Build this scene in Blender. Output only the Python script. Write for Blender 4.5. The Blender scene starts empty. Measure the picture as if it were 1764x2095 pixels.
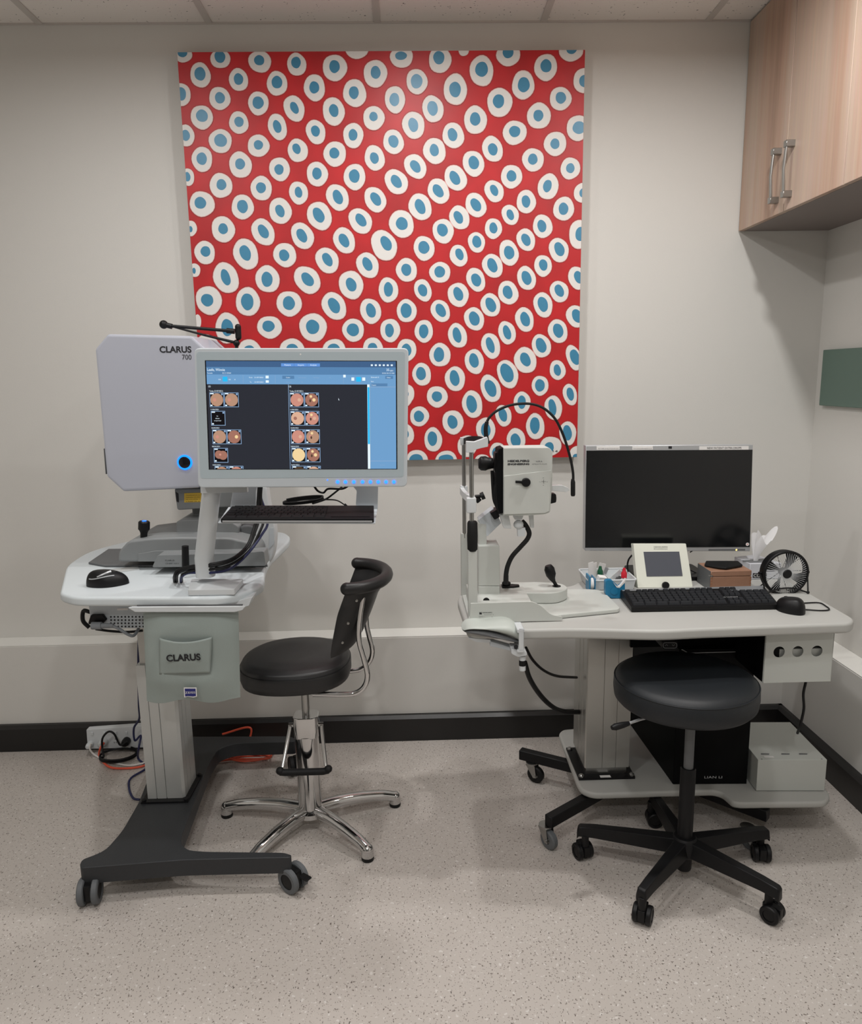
import bpy, bmesh, math, random
from mathutils import Vector, Matrix, Euler
random.seed(7)
R = math.radians
sc = bpy.context.scene
col = sc.collection
# ------------------------------------------------------------------ camera
IW, IH, FPX = 1764, 2095, 1508.63
CAM = Vector((0, -2.928, 1.463))
def cam_basis(yaw, pitch, roll):
    y, p, r = R(yaw), R(pitch), R(roll)
    f = Vector((math.sin(y)*math.cos(p), math.cos(y)*math.cos(p), -math.sin(p)))
    rt = f.cross(Vector((0, 0, 1))).normalized(); up = rt.cross(f)
    return rt*math.cos(r)+up*math.sin(r), -rt*math.sin(r)+up*math.cos(r), f
RT, UP, FW = cam_basis(1.352, 10.384, -.917)
cd = bpy.data.cameras.new('camera'); cam = bpy.data.objects.new('camera', cd); col.objects.link(cam)
cam.matrix_world = Matrix.Translation(CAM) @ Matrix((RT, UP, -FW)).transposed().to_4x4()
cd.sensor_fit = 'HORIZONTAL'; cd.sensor_width = 36; cd.lens = 36*FPX/IW; cd.clip_start = .05
sc.camera = cam
# ------------------------------------------------------------------ light
sc.view_settings.view_transform = 'Standard'; sc.view_settings.look = 'None'
sc.view_settings.gamma = 1; sc.view_settings.exposure = 0.0
w = bpy.data.worlds.new('world'); sc.world = w; w.use_nodes = True
w.node_tree.nodes['Background'].inputs[0].default_value = (.8, .9, 1, 1)
w.node_tree.nodes['Background'].inputs[1].default_value = .03
def area(name, loc, size, power, color=(1, .985, .965), spread=150, rot=(0, 0, 0)):
    l = bpy.data.lights.new(name, 'AREA'); l.shape = 'DISK'; l.size = size; l.energy = power; l.color = color
    l.spread = R(spread)
    o = bpy.data.objects.new(name, l); o.location = loc; o.rotation_euler = rot; col.objects.link(o); return o
# ceiling downlights of the room (all above or behind the frame)
LP = [(.03, -.75, 8.5), (.93, -1.1, 14), (-.95, -1.05, 9), (.03, -2.2, 9.5), (.95, -2.4, 6.5), (-1.1, -2.5, 12), (-.2, -3.9, 20)]
for i, (x, y, p) in enumerate(LP):
    area('downlight_lamp', (x, y, 2.70), .09 if y > -1.5 else .16, p, spread=172)

# ------------------------------------------------------------------ materials
def lin(c):
    return tuple(((v/255)/12.92 if v/255 <= .04045 else ((v/255+.055)/1.055)**2.4) for v in c)
MATS = {}
def mat(name, c, rough=.5, metal=0, noise=0, nscale=40, bump=0, emit=0, spec=.5, trans=0, coat=0, alpha=1):
    m = bpy.data.materials.new(name); m.use_nodes = True; nt = m.node_tree; b = nt.nodes['Principled BSDF']
    c = lin(c)
    b.inputs['Base Color'].default_value = (*c, 1); b.inputs['Roughness'].default_value = rough
    b.inputs['Metallic'].default_value = metal; b.inputs['Specular IOR Level'].default_value = spec
    b.inputs['Transmission Weight'].default_value = trans; b.inputs['Coat Weight'].default_value = coat
    b.inputs['Alpha'].default_value = alpha
    if emit:
        b.inputs['Base Color'].default_value = (0, 0, 0, 1); b.inputs['Specular IOR Level'].default_value = .1; b.inputs['Emission Color'].default_value = (*c, 1); b.inputs['Emission Strength'].default_value = emit
    if noise or bump:
        tc = nt.nodes.new('ShaderNodeTexCoord'); n = nt.nodes.new('ShaderNodeTexNoise')
        n.inputs['Scale'].default_value = nscale; n.inputs['Detail'].default_value = 5
        nt.links.new(tc.outputs['Object'], n.inputs['Vector'])
        if noise:
            mx = nt.nodes.new('ShaderNodeMix'); mx.data_type = 'RGBA'
            mx.inputs[6].default_value = (*[v*(1-noise) for v in c], 1); mx.inputs[7].default_value = (*[min(1, v*(1+noise)) for v in c], 1)
            nt.links.new(n.outputs['Fac'], mx.inputs[0]); nt.links.new(mx.outputs[2], b.inputs['Base Color'])
        if bump:
            bp = nt.nodes.new('ShaderNodeBump'); bp.inputs['Strength'].default_value = bump; bp.inputs['Distance'].default_value = .002
            nt.links.new(n.outputs['Fac'], bp.inputs['Height']); nt.links.new(bp.outputs[0], b.inputs['Normal'])
    MATS[name] = m; return m
WALL = mat('painted_plaster', (212, 210, 205), .75, bump=.12, nscale=260)
LEDGE = WALL
BLACKBASE = mat('black_gloss_skirting', (22, 21, 21), .35, bump=.1, nscale=60)
WHITE = mat('white_plastic', (204, 208, 210), .38)
WHITE2 = mat('white_powder_coat', (192, 195, 190), .45, bump=.06, nscale=400)
TOPW = mat('white_moulded_tabletop', (204, 211, 214), .42)
TOPG = mat('pale_grey_laminate', (178, 178, 174), .5, noise=.03, nscale=500)
LGREY = mat('light_grey_plastic', (194, 201, 206), .4)
BEZEL = mat('blue_grey_bezel', (174, 187, 193), .4)
HEADW = mat('silver_white_shell', (176, 179, 190), .3)
MGREY = mat('mid_grey_plastic', (128, 131, 132), .45, bump=.05, nscale=500)
DGREY = mat('dark_grey_plastic', (96, 98, 100), .5)
CHAR = mat('charcoal_textured_paint', (42, 44, 47), .48, bump=.25, nscale=350)
BLACK = mat('black_plastic', (13, 13, 15), .45, spec=.3)
BLKM = mat('black_matt_rubber', (19, 19, 20), .6, spec=.3)
KEYM = mat('keycap_plastic', (30, 32, 36), .65, spec=.3)
CASE = mat('black_anodised_case', (8, 9, 11), .6, spec=.12)
GLASS = mat('dark_screen_glass', (12, 14, 17), .18)
CHROME = mat('chrome', (205, 205, 205), .09, 1)
STEEL = mat('brushed_steel', (165, 165, 163), .28, 1)
ALU = mat('anodised_aluminium', (186, 186, 182), .38, .75)
VINYL = mat('black_vinyl', (27, 27, 28), .42, bump=.12, nscale=420)
VINYLB = mat('blue_black_vinyl', (18, 23, 28), .52, bump=.12, nscale=420)
BAG = mat('grey_green_leatherette', (146, 156, 152), .5, bump=.15, nscale=380)
GREEN = mat('green_board', (100, 122, 112), .6, bump=.1, nscale=300)
RED = mat('red_paint', (184, 22, 28), .46, noise=.38, nscale=7)
REDD = mat('dark_red_line', (110, 28, 32), .6)
DOTW = mat('white_paint', (226, 223, 219), .55)
DOTP = mat('pink_white_edge', (232, 170, 164), .55)
DOTB = mat('blue_paint', (62, 132, 166), .4, noise=.06, nscale=30)
CANV = mat('canvas_edge', (214, 208, 202), .7)
ORANGE = mat('orange_cable', (226, 92, 64), .5)
NAVY = mat('navy_cable', (28, 34, 78), .5)
CABW = mat('white_cable', (220, 218, 214), .5)
CABG = mat('grey_cable', (120, 124, 128), .5)
TAPEB = mat('blue_plastic', (30, 118, 160), .35)
CAPG = mat('green_cap', (16, 84, 56), .35)
CAPR = mat('red_cap', (200, 30, 50), .35)
PAPER = mat('paper', (226, 224, 222), .7)
WOODB = mat('beech_wood', (152, 114, 92), .5, noise=.12, nscale=60)
PADM = mat('pale_green_grey_pad', (184, 190, 184), .45)
YEL = mat('yellow_sticker', (212, 176, 60), .5)
INK = mat('black_ink', (26, 26, 30), .5)
GINK = mat('grey_ink', (120, 120, 122), .5)
WINK = mat('silver_ink', (190, 192, 194), .4)
ZBLUE = mat('blue_badge', (28, 34, 110), .4)
UNDERC = mat('cabinet_carcass', (124, 114, 110), .5)
CLEAR = mat('clear_plastic', (226, 230, 230), .25, trans=.35)
TISSUE = mat('tissue_paper', (236, 236, 238), .8, alpha=.7)
RUBW = mat('grey_rubber_tyre', (92, 95, 98), .55)
SILV = mat('silver_paint', (176, 178, 180), .35, .3)
def emi(name, c, s): return mat(name, c, .6, emit=s)
GLOWB = emi('blue_led', (30, 90, 255), 5.0)
GLOWC = emi('cyan_led', (90, 190, 255), 4.0)
GLOWR = emi('ring_blue_led', (20, 120, 255), 2.4)
GLOWO = emi('amber_led', (255, 190, 110), 3.0)
S_BG = emi('screen_dark', (44, 46, 54), 1.0)
S_HD = emi('screen_navy', (66, 98, 138), 1.0)
S_HM = emi('screen_steel_blue', (88, 132, 176), 1.0)
S_HL = emi('screen_pale_blue', (112, 160, 205), 1.0)
S_BT = emi('screen_button_blue', (100, 150, 220), 1.0)
S_CY = emi('screen_cyan', (40, 180, 235), 1.1)
S_W = emi('screen_white', (225, 240, 250), 1.1)
S_LN = emi('screen_line', (140, 170, 205), 1.0)
S_K = emi('screen_black', (16, 14, 18), 1.0)
S_F = [emi('fundus_%s' % n, c, 1.0) for n, c in (('tan', (184, 144, 120)), ('salmon', (206, 144, 128)), ('peach', (220, 176, 150)), ('rose', (164, 114, 98)), ('cream', (244, 214, 160)), ('brown', (84, 66, 50)))]

def nodes(m): return m.node_tree, m.node_tree.nodes, m.node_tree.links
def floor_material():
    m = bpy.data.materials.new('speckled_vinyl_floor'); m.use_nodes = True; nt, N, L = nodes(m); b = N['Principled BSDF']
    tc = N.new('ShaderNodeTexCoord')
    def spk(scale, lo, hi, stretch, seed):
        mp = N.new('ShaderNodeMapping'); mp.inputs['Location'].default_value = (seed, seed*.7, 0); mp.inputs['Scale'].default_value = stretch
        mp.inputs['Rotation'].default_value = (0, 0, seed)
        L.new(tc.outputs['Object'], mp.inputs['Vector'])
        n = N.new('ShaderNodeTexNoise'); n.inputs['Scale'].default_value = scale; n.inputs['Detail'].default_value = 1.5
        L.new(mp.outputs[0], n.inputs['Vector'])
        r = N.new('ShaderNodeValToRGB'); r.color_ramp.elements[0].position = lo; r.color_ramp.elements[1].position = hi
        L.new(n.outputs['Fac'], r.inputs['Fac']); return r.outputs[0]
    base = N.new('ShaderNodeTexNoise'); base.inputs['Scale'].default_value = 3.0; L.new(tc.outputs['Object'], base.inputs['Vector'])
    m0 = N.new('ShaderNodeMix'); m0.data_type = 'RGBA'; m0.inputs[6].default_value = (*lin((180, 173, 166)), 1); m0.inputs[7].default_value = (*lin((190, 183, 177)), 1)
    L.new(base.outputs['Fac'], m0.inputs[0]); cur = m0.outputs[2]
    for sc_, lo, hi, st, sd, c in ((105, .665, .69, (1, 2.0, 1), .4, (112, 103, 96)), (110, .672, .70, (2.0, 1, 1), 1.9, (92, 85, 80)), (90, .64, .70, (1, 1, 1), 3.1, (204, 199, 194)), (100, .675, .70, (2.0, 1, 1), 5.2, (110, 100, 94))):
        f = spk(sc_, lo, hi, st, sd); mx = N.new('ShaderNodeMix'); mx.data_type = 'RGBA'
        L.new(f, mx.inputs[0]); L.new(cur, mx.inputs[6]); mx.inputs[7].default_value = (*lin(c), 1); cur = mx.outputs[2]
    L.new(cur, b.inputs['Base Color']); b.inputs['Roughness'].default_value = .42; b.inputs['Specular IOR Level'].default_value = .35
    return m
FLOORM = floor_material()
def ceiling_material():
    m = bpy.data.materials.new('mineral_ceiling_tile'); m.use_nodes = True; nt, N, L = nodes(m); b = N['Principled BSDF']
    tc = N.new('ShaderNodeTexCoord'); n = N.new('ShaderNodeTexNoise'); n.inputs['Scale'].default_value = 95; n.inputs['Detail'].default_value = 2
    L.new(tc.outputs['Object'], n.inputs['Vector'])
    r = N.new('ShaderNodeValToRGB'); r.color_ramp.elements[0].position = .27; r.color_ramp.elements[1].position = .31
    r.color_ramp.elements[0].color = (*lin((120, 116, 112)), 1); r.color_ramp.elements[1].color = (*lin((230, 224, 218)), 1)
    L.new(n.outputs['Fac'], r.inputs['Fac']); L.new(r.outputs[0], b.inputs['Base Color']); b.inputs['Roughness'].default_value = .85
    return m
CEILM = ceiling_material()
def wood_material():
    m = bpy.data.materials.new('washed_oak_laminate'); m.use_nodes = True; nt, N, L = nodes(m); b = N['Principled BSDF']
    tc = N.new('ShaderNodeTexCoord'); mp = N.new('ShaderNodeMapping'); mp.inputs['Scale'].default_value = (1, 1, .045)
    L.new(tc.outputs['Object'], mp.inputs['Vector'])
    n = N.new('ShaderNodeTexNoise'); n.inputs['Scale'].default_value = 8; n.inputs['Detail'].default_value = 6; n.inputs['Roughness'].default_value = .6
    L.new(mp.outputs[0], n.inputs['Vector'])
    r = N.new('ShaderNodeValToRGB'); e = r.color_ramp.elements
    e[0].position = .3; e[0].color = (*lin((146, 118, 102)), 1); e[1].position = .7; e[1].color = (*lin((206, 182, 160)), 1)
    x = r.color_ramp.elements.new(.45); x.color = (*lin((184, 154, 134)), 1); x = r.color_ramp.elements.new(.56); x.color = (*lin((190, 168, 152)), 1)
    L.new(n.outputs['Fac'], r.inputs['Fac'])
    n2 = N.new('ShaderNodeTexNoise'); n2.inputs['Scale'].default_value = 130; n2.inputs['Detail'].default_value = 3; L.new(mp.outputs[0], n2.inputs['Vector'])
    mx = N.new('ShaderNodeMix'); mx.data_type = 'RGBA'; mx.blend_type = 'MULTIPLY'; mx.inputs[0].default_value = .15
    L.new(r.outputs[0], mx.inputs[6]); L.new(n2.outputs['Color'], mx.inputs[7]); L.new(mx.outputs[2], b.inputs['Base Color'])
    b.inputs['Roughness'].default_value = .45
    return m
OAK = wood_material()
def brushed():
    m = mat('brushed_aluminium_panel', (198, 200, 198), .36, .45); nt, N, L = nodes(m); b = N['Principled BSDF']
    tc = N.new('ShaderNodeTexCoord'); mp = N.new('ShaderNodeMapping'); mp.inputs['Scale'].default_value = (1, 1, .02); L.new(tc.outputs['Object'], mp.inputs['Vector'])
    n = N.new('ShaderNodeTexNoise'); n.inputs['Scale'].default_value = 300; L.new(mp.outputs[0], n.inputs['Vector'])
    bp = N.new('ShaderNodeBump'); bp.inputs['Strength'].default_value = .15; bp.inputs['Distance'].default_value = .001
    L.new(n.outputs['Fac'], bp.inputs['Height']); L.new(bp.outputs[0], b.inputs['Normal']); return m
BRUSH = brushed()
LEDGE = mat('top_lit_ledge_white', (232, 231, 226), .4)  # white ledge paint, brightened to carry the light its flat tops catch
KBM = mat('satin_black_keyboard', (15, 15, 17), .6, spec=.15)

# ------------------------------------------------------------------ helpers
def ray(px, py): return FW*FPX + RT*(px-IW/2) - UP*(py-IH/2)
def at(px, py, y): d = ray(px, py); return CAM + d*((y-CAM.y)/d.y)
def atZ(px, py, z): d = ray(px, py); return CAM + d*((z-CAM.z)/d.z)
def atX(px, py, x): d = ray(px, py); return CAM + d*((x-CAM.x)/d.x)
def sm(pts, n=6):
    P = [Vector(p) for p in pts]; P = [P[0]*2-P[1]] + P + [P[-1]*2-P[-2]]; out = []
    for i in range(1, len(P)-2):
        a, b, c, d = P[i-1:i+3]
        for k in range(n):
            t = k/n; out.append(.5*((2*b)+(c-a)*t+(2*a-5*b+4*c-d)*t*t+(3*b-a-3*c+d)*t**3))
    out.append(P[-2]); return out
class G:
    def __init__(s): s.v = []; s.f = []; s.mi = []; s.k = 0
    def mt(s, k): s.k = k; return s
    def add(s, vs, fs, M=None):
        o = len(s.v); s.v += [(M @ Vector(v)) if M else Vector(v) for v in vs]
        for f in fs: s.f.append([i+o for i in f]); s.mi.append(s.k)
        return s
    def box(s, c, d, M=None, rz=0, rot=None):
        x, y, z = [q/2 for q in d]
        vs = [(a*x, b*y, e*z) for a in (-1, 1) for b in (-1, 1) for e in (-1, 1)]
        T = Matrix.Translation(Vector(c)) @ (Euler(rot).to_matrix().to_4x4() if rot else Matrix.Rotation(rz, 4, 'Z'))
        if M: T = M @ T
        return s.add(vs, [(0, 1, 3, 2), (4, 6, 7, 5), (0, 4, 5, 1), (2, 3, 7, 6), (0, 2, 6, 4), (1, 5, 7, 3)], T)
    def bb(s, a, b): return s.box([(a[i]+b[i])/2 for i in range(3)], [abs(a[i]-b[i]) for i in range(3)])
    def prism(s, poly, ext):
        poly = [Vector(p) for p in poly]; ext = Vector(ext); n = len(poly)
        nm = Vector((0, 0, 0))
        for i in range(n): nm += poly[i].cross(poly[(i+1) % n])
        if nm.dot(ext) > 0: poly = poly[::-1]
        return s.add(poly+[p+ext for p in poly], [list(range(n)), list(range(2*n-1, n-1, -1))]+[[(i+1) % n, i, i+n, (i+1) % n+n] for i in range(n)])
    def tube(s, pts, r, seg=10, cap=True):
        P = [Vector(p) for p in pts]; n = len(P); rs = r if isinstance(r, (list, tuple)) else [r]*n
        if len(rs) != n: rs = [rs[0]+(rs[-1]-rs[0])*i/(n-1) for i in range(n)]
        t0 = (P[1]-P[0]).normalized(); u = t0.cross(Vector((0, 0, 1)) if abs(t0.z) < .9 else Vector((1, 0, 0))).normalized()
        vs = []
        for i in range(n):
            t = (P[min(i+1, n-1)]-P[max(i-1, 0)]).normalized(); u = (u-t*u.dot(t)).normalized(); w_ = t.cross(u)
            for k in range(seg):
                a = 2*math.pi*k/seg; vs.append(P[i]+(u*math.cos(a)+w_*math.sin(a))*rs[i])
        fs = [(i*seg+k, i*seg+(k+1) % seg, (i+1)*seg+(k+1) % seg, (i+1)*seg+k) for i in range(n-1) for k in range(seg)]
        if cap: fs += [list(range(seg-1, -1, -1)), [(n-1)*seg+k for k in range(seg)]]
        return s.add(vs, fs)
    def cyl(s, a, b, r, seg=20, r2=None): return s.tube([a, b], [r, r if r2 is None else r2], seg)
    def lathe(s, prof, c, axis=(0, 0, 1), seg=32):
        c = Vector(c); q = Vector((0, 0, 1)).rotation_difference(Vector(axis)).to_matrix().to_4x4(); T = Matrix.Translation(c) @ q
        vs = []; fs = []; n = len(prof)
        for r_, z in prof:
            for k in range(seg): a = 2*math.pi*k/seg; vs.append((r_*math.cos(a), r_*math.sin(a), z))
        for i in range(n-1):
            for k in range(seg): fs.append((i*seg+k, i*seg+(k+1) % seg, (i+1)*seg+(k+1) % seg, (i+1)*seg+k))
        if prof[0] == prof[-1]: return s.add(vs, fs, T)
        if prof[0][0] > 1e-6: fs.append(list(range(seg-1, -1, -1)))
        if prof[-1][0] > 1e-6: fs.append([(n-1)*seg+k for k in range(seg)])
        return s.add(vs, fs, T)
    def torus(s, c, R_, r_, axis=(0, 0, 1), seg=40, ms=8):
        return s.lathe([(R_+r_*math.cos(2*math.pi*i/ms), r_*math.sin(2*math.pi*i/ms)) for i in range(ms+1)], c, axis, seg) if False else s._tor(c, R_, r_, axis, seg, ms)
    def _tor(s, c, R_, r_, axis, seg, ms):
        T = Matrix.Translation(Vector(c)) @ Vector((0, 0, 1)).rotation_difference(Vector(axis)).to_matrix().to_4x4(); vs = []; fs = []
        for i in range(seg):
            a = 2*math.pi*i/seg
            for j in range(ms):
                b = 2*math.pi*j/ms; vs.append(((R_+r_*math.cos(b))*math.cos(a), (R_+r_*math.cos(b))*math.sin(a), r_*math.sin(b)))
                fs.append((i*ms+j, ((i+1) % seg)*ms+j, ((i+1) % seg)*ms+(j+1) % ms, i*ms+(j+1) % ms))
        return s.add(vs, fs, T)
    def sph(s, c, r, sx=1, sy=1, sz=1, n=12, M=None):
        vs = []; fs = []
        for i in range(n+1):
            t = math.pi*i/n
            for k in range(2*n): a = math.pi*k/n; vs.append((r*sx*math.sin(t)*math.cos(a), r*sy*math.sin(t)*math.sin(a), r*sz*math.cos(t)))
        for i in range(n):
            for k in range(2*n): fs.append((i*2*n+k, (i+1)*2*n+k, (i+1)*2*n+(k+1) % (2*n), i*2*n+(k+1) % (2*n)))
        T = Matrix.Translation(Vector(c)); T = T @ M if M else T
        return s.add(vs, fs, T)
    def grid(s, fn, nu, nv):
        vs = [fn(i/nu, j/nv) for j in range(nv+1) for i in range(nu+1)]
        return s.add(vs, [(j*(nu+1)+i, j*(nu+1)+i+1, (j+1)*(nu+1)+i+1, (j+1)*(nu+1)+i) for j in range(nv) for i in range(nu)])
    def build(s, name, mats, parent=None, bev=0, seg=2, ang=38, sub=0, thick=0):
        me = bpy.data.meshes.new(name); root = parent
        while root is not None and root.parent is not None: root = root.parent
        I = ROOTM[root.name].inverted() if root is not None and root.name in ROOTM else Matrix()
        me.from_pydata([I @ v for v in s.v], [], s.f)
        mats = mats if isinstance(mats, (list, tuple)) else [mats]
        for m in mats: me.materials.append(m)
        for p, k in zip(me.polygons, s.mi): p.material_index = k
        bm = bmesh.new(); bm.from_mesh(me)
        bmesh.ops.remove_doubles(bm, verts=bm.verts, dist=1e-6)
        bmesh.ops.recalc_face_normals(bm, faces=bm.faces)
        if bev:
            es = [e for e in bm.edges if len(e.link_faces) == 2 and e.calc_face_angle(0) > R(32)]
            if es: bmesh.ops.bevel(bm, geom=es, offset=bev, offset_type='OFFSET', segments=seg, profile=.5, affect='EDGES', clamp_overlap=True)
        bm.to_mesh(me); bm.free()
        me.polygons.foreach_set('use_smooth', [True]*len(me.polygons)); me.set_sharp_from_angle(angle=R(ang)); me.update()
        o = bpy.data.objects.new(name, me); col.objects.link(o)
        if parent is not None: o.parent = parent
        if thick: md = o.modifiers.new('t', 'SOLIDIFY'); md.thickness = thick; md.offset = 0
        if bev: md = o.modifiers.new('w', 'WEIGHTED_NORMAL'); md.keep_sharp = True; md.weight = 100
        if sub: md = o.modifiers.new('s', 'SUBSURF'); md.levels = sub; md.render_levels = sub
        return o
ROOTM = {}
def thing(name, label, cat, loc=(0, 0, 0), rz=0, group=None):
    o = bpy.data.objects.new(name, None); col.objects.link(o); o.location = loc; o.rotation_euler = (0, 0, rz); o.empty_display_size = .05
    o['label'] = label; o['category'] = cat
    if group: o['group'] = group
    ROOTM[o.name] = Matrix.Translation(Vector(loc)) @ Matrix.Rotation(rz, 4, 'Z'); return o
def tag(o, label, cat, group=None):
    o['label'] = label; o['category'] = cat
    if group: o['group'] = group
    return o
def struct(o): o['kind'] = 'structure'; return o
def lab(o, l): o['label'] = l; return o
def plate(poly, y, th): # polygon given by its sight lines on the plane y, th thick going back
    return G().prism([at(a, b, y) for a, b in poly], (0, th, 0))
def text(s, a, b, h, m, parent, name='lettering', dep=.0006, tail=None, bold=0):
    """one line of lettering from a to b (baseline end points) and h high, on the plane facing the room"""
    cu = bpy.data.curves.new('f', 'FONT'); cu.body = s; cu.extrude = 0; cu.offset = bold; to = bpy.data.objects.new('f', cu)
    me = bpy.data.meshes.new_from_object(to); bpy.data.objects.remove(to); bpy.data.curves.remove(cu)
    xs = [v.co.x for v in me.vertices]; ys = [v.co.y for v in me.vertices]
    x0, x1, y1 = min(xs), max(xs), max(ys); a = Vector(a); b = Vector(b); u = b-a; W = u.length; u.normalize()
    nrm = tail if tail else Vector((0, -1, 0)); up = nrm.cross(u).normalized()
    g = G(); g.add([a+u*((v.co.x-x0)/(x1-x0)*W)+up*(v.co.y/y1*h)+nrm*dep for v in me.vertices], [list(p.vertices) for p in me.polygons])
    bpy.data.meshes.remove(me)
    return g if parent == 0 else g.build(name, m, parent)
def merge(g, h): g.add(h.v, h.f); return g
def dup(o, parent=None, first=True):
    c = o.copy(); col.objects.link(c)
    if parent is not None: c.parent = parent
    for ch in list(o.children): dup(ch, c)
    return c
def rrect(x0, x1, z0, z1, r, y, n=5):
    P = []
    for cx, cz, a0 in ((x1-r, z1-r, 0), (x0+r, z1-r, 90), (x0+r, z0+r, 180), (x1-r, z0+r, 270)):
        for i in range(n+1): a = R(a0+90*i/n); P.append(Vector((cx+r*math.cos(a), y, cz+r*math.sin(a))))
    return P
def roundpoly(P, r, n=4):
    P = [Vector(p) for p in P]; out = []; N_ = len(P)
    for i in range(N_):
        a, b, c = P[i-1], P[i], P[(i+1) % N_]; rr = r[i] if isinstance(r, (list, tuple)) else r
        u = (a-b); v = (c-b); k = min(rr, u.length*.45, v.length*.45); u = b+u.normalized()*k; v = b+v.normalized()*k
        for j in range(n+1): t = j/n; out.append(u*(1-t)**2+b*2*t*(1-t)+v*t*t)
    return out
# ------------------------------------------------------------------ the room
XL, XR, YF, HC, DL, TB, HL, HB = -2.6, 1.608, -5.0, 2.721, .1004, .0283, .437, .1075
struct(G().bb((XL-.1, YF-.1, -.1), (XR+.1, .1, 0)).build('floor', FLOORM))
struct(G().bb((XL-.1, YF-.1, HC), (XR+.1, .1, HC+.1)).build('ceiling', CEILM))
def stepped(P0, ext): return G().prism(P0, ext)
struct(stepped([(XL, .1, 0), (XL, -DL, 0), (XL, -DL, HL-.004), (XL, -DL+.004, HL), (XL, 0, HL), (XL, 0, HC), (XL, .1, HC)], (XR-XL, 0, 0)).build('wall_back', WALL))
struct(stepped([(XR+.1, 0, 0), (XR-DL, 0, 0), (XR-DL, 0, HL-.004), (XR-DL+.004, 0, HL), (XR, 0, HL), (XR, 0, HC), (XR+.1, 0, HC)], (0, YF, 0)).build('wall_right', WALL))
struct(G().bb((XL-.1, YF, 0), (XL, .1, HC)).build('wall_left', WALL))
struct(G().bb((XL-.1, YF-.1, 0), (XR+.1, YF, HC)).build('wall_front', mat('grey_plaster', (130, 128, 124), .8)))
bp = [(0, 0), (-TB, 0), (-TB, HB-.012), (-TB*.55, HB), (0, HB)]
struct(G().prism([(XL, -DL+a, z) for a, z in bp], (XR-DL-XL, 0, 0)).build('baseboard_back', BLACKBASE))
struct(G().prism([(XR-DL+a, -DL, z) for a, z in bp], (0, YF+DL, 0)).build('baseboard_right', BLACKBASE))
struct(G().bb((XL, -DL+.001, HL-.0005), (XR-DL, -.0005, HL+.0015)).bb((XR-DL+.001, YF, HL-.0005), (XR-.0005, -.0005, HL+.0015)).build('trim_2', LEDGE))  # thin caps on both ledges, light from above put into their white
# suspended-ceiling grid
GR = mat('ceiling_grid_paint', (196, 190, 184), .5)
g = G()
for k in range(-3, 6):
    x = -1.2841+.6*k
    if XL < x < XR: g.bb((x-.024, YF, HC-.004), (x, 0, HC+.0))
for k in range(1, 9): g.bb((XL, -.6*k-.024, HC-.0035), (XR, -.6*k, HC))
g.bb((XL, -.006, HC-.006), (XR, 0, HC))
struct(g.build('trim_1', GR))

# wall cabinet
c = thing('wall_cabinet', 'pale washed-oak wall cabinet under the ceiling at the right', 'cabinet', (1.43, -.8, 1.99))
WC, HK = 1.2584, 1.99
G().bb((WC+.02, -1.75, HK), (XR, -.002, HC-.006)).build('body', UNDERC, c)
def cdoor(y0, y1, hy):
    d = G().bb((WC, y1+.002, HK), (WC+.019, y0-.002, HC-.008)).build('door', OAK, c, bev=.0008, seg=1)
    if hy is None: return
    z0, z1 = 2.035, 2.19
    h = G()
    for z in (z0, z1): h.box((WC-.014, hy, z), (.030, .021, .020))
    h.prism([(WC-.026, hy-.007, z0+.002), (WC-.031, hy-.007, (z0+z1)/2), (WC-.026, hy-.007, z1-.002), (WC-.021, hy-.007, z1-.006), (WC-.026, hy-.007, (z0+z1)/2), (WC-.021, hy-.007, z0+.006)], (0, .014, 0))
    h.build('handle', STEEL, d, bev=.001, seg=1)
cdoor(-.003, -.347, -.300); cdoor(-.347, -.695, -.388); cdoor(-.695, -1.04, -1.0); cdoor(-1.04, -1.39, -1.09); cdoor(-1.39, -1.74, -1.7)
# green board on the right wall
tag(G().bb((1.588, -.9, 1.330), (XR, -.064, 1.541)).build('pin_board', GREEN, bev=.002, seg=1), 'sage green wall board fixed to the right wall', 'board')

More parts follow.
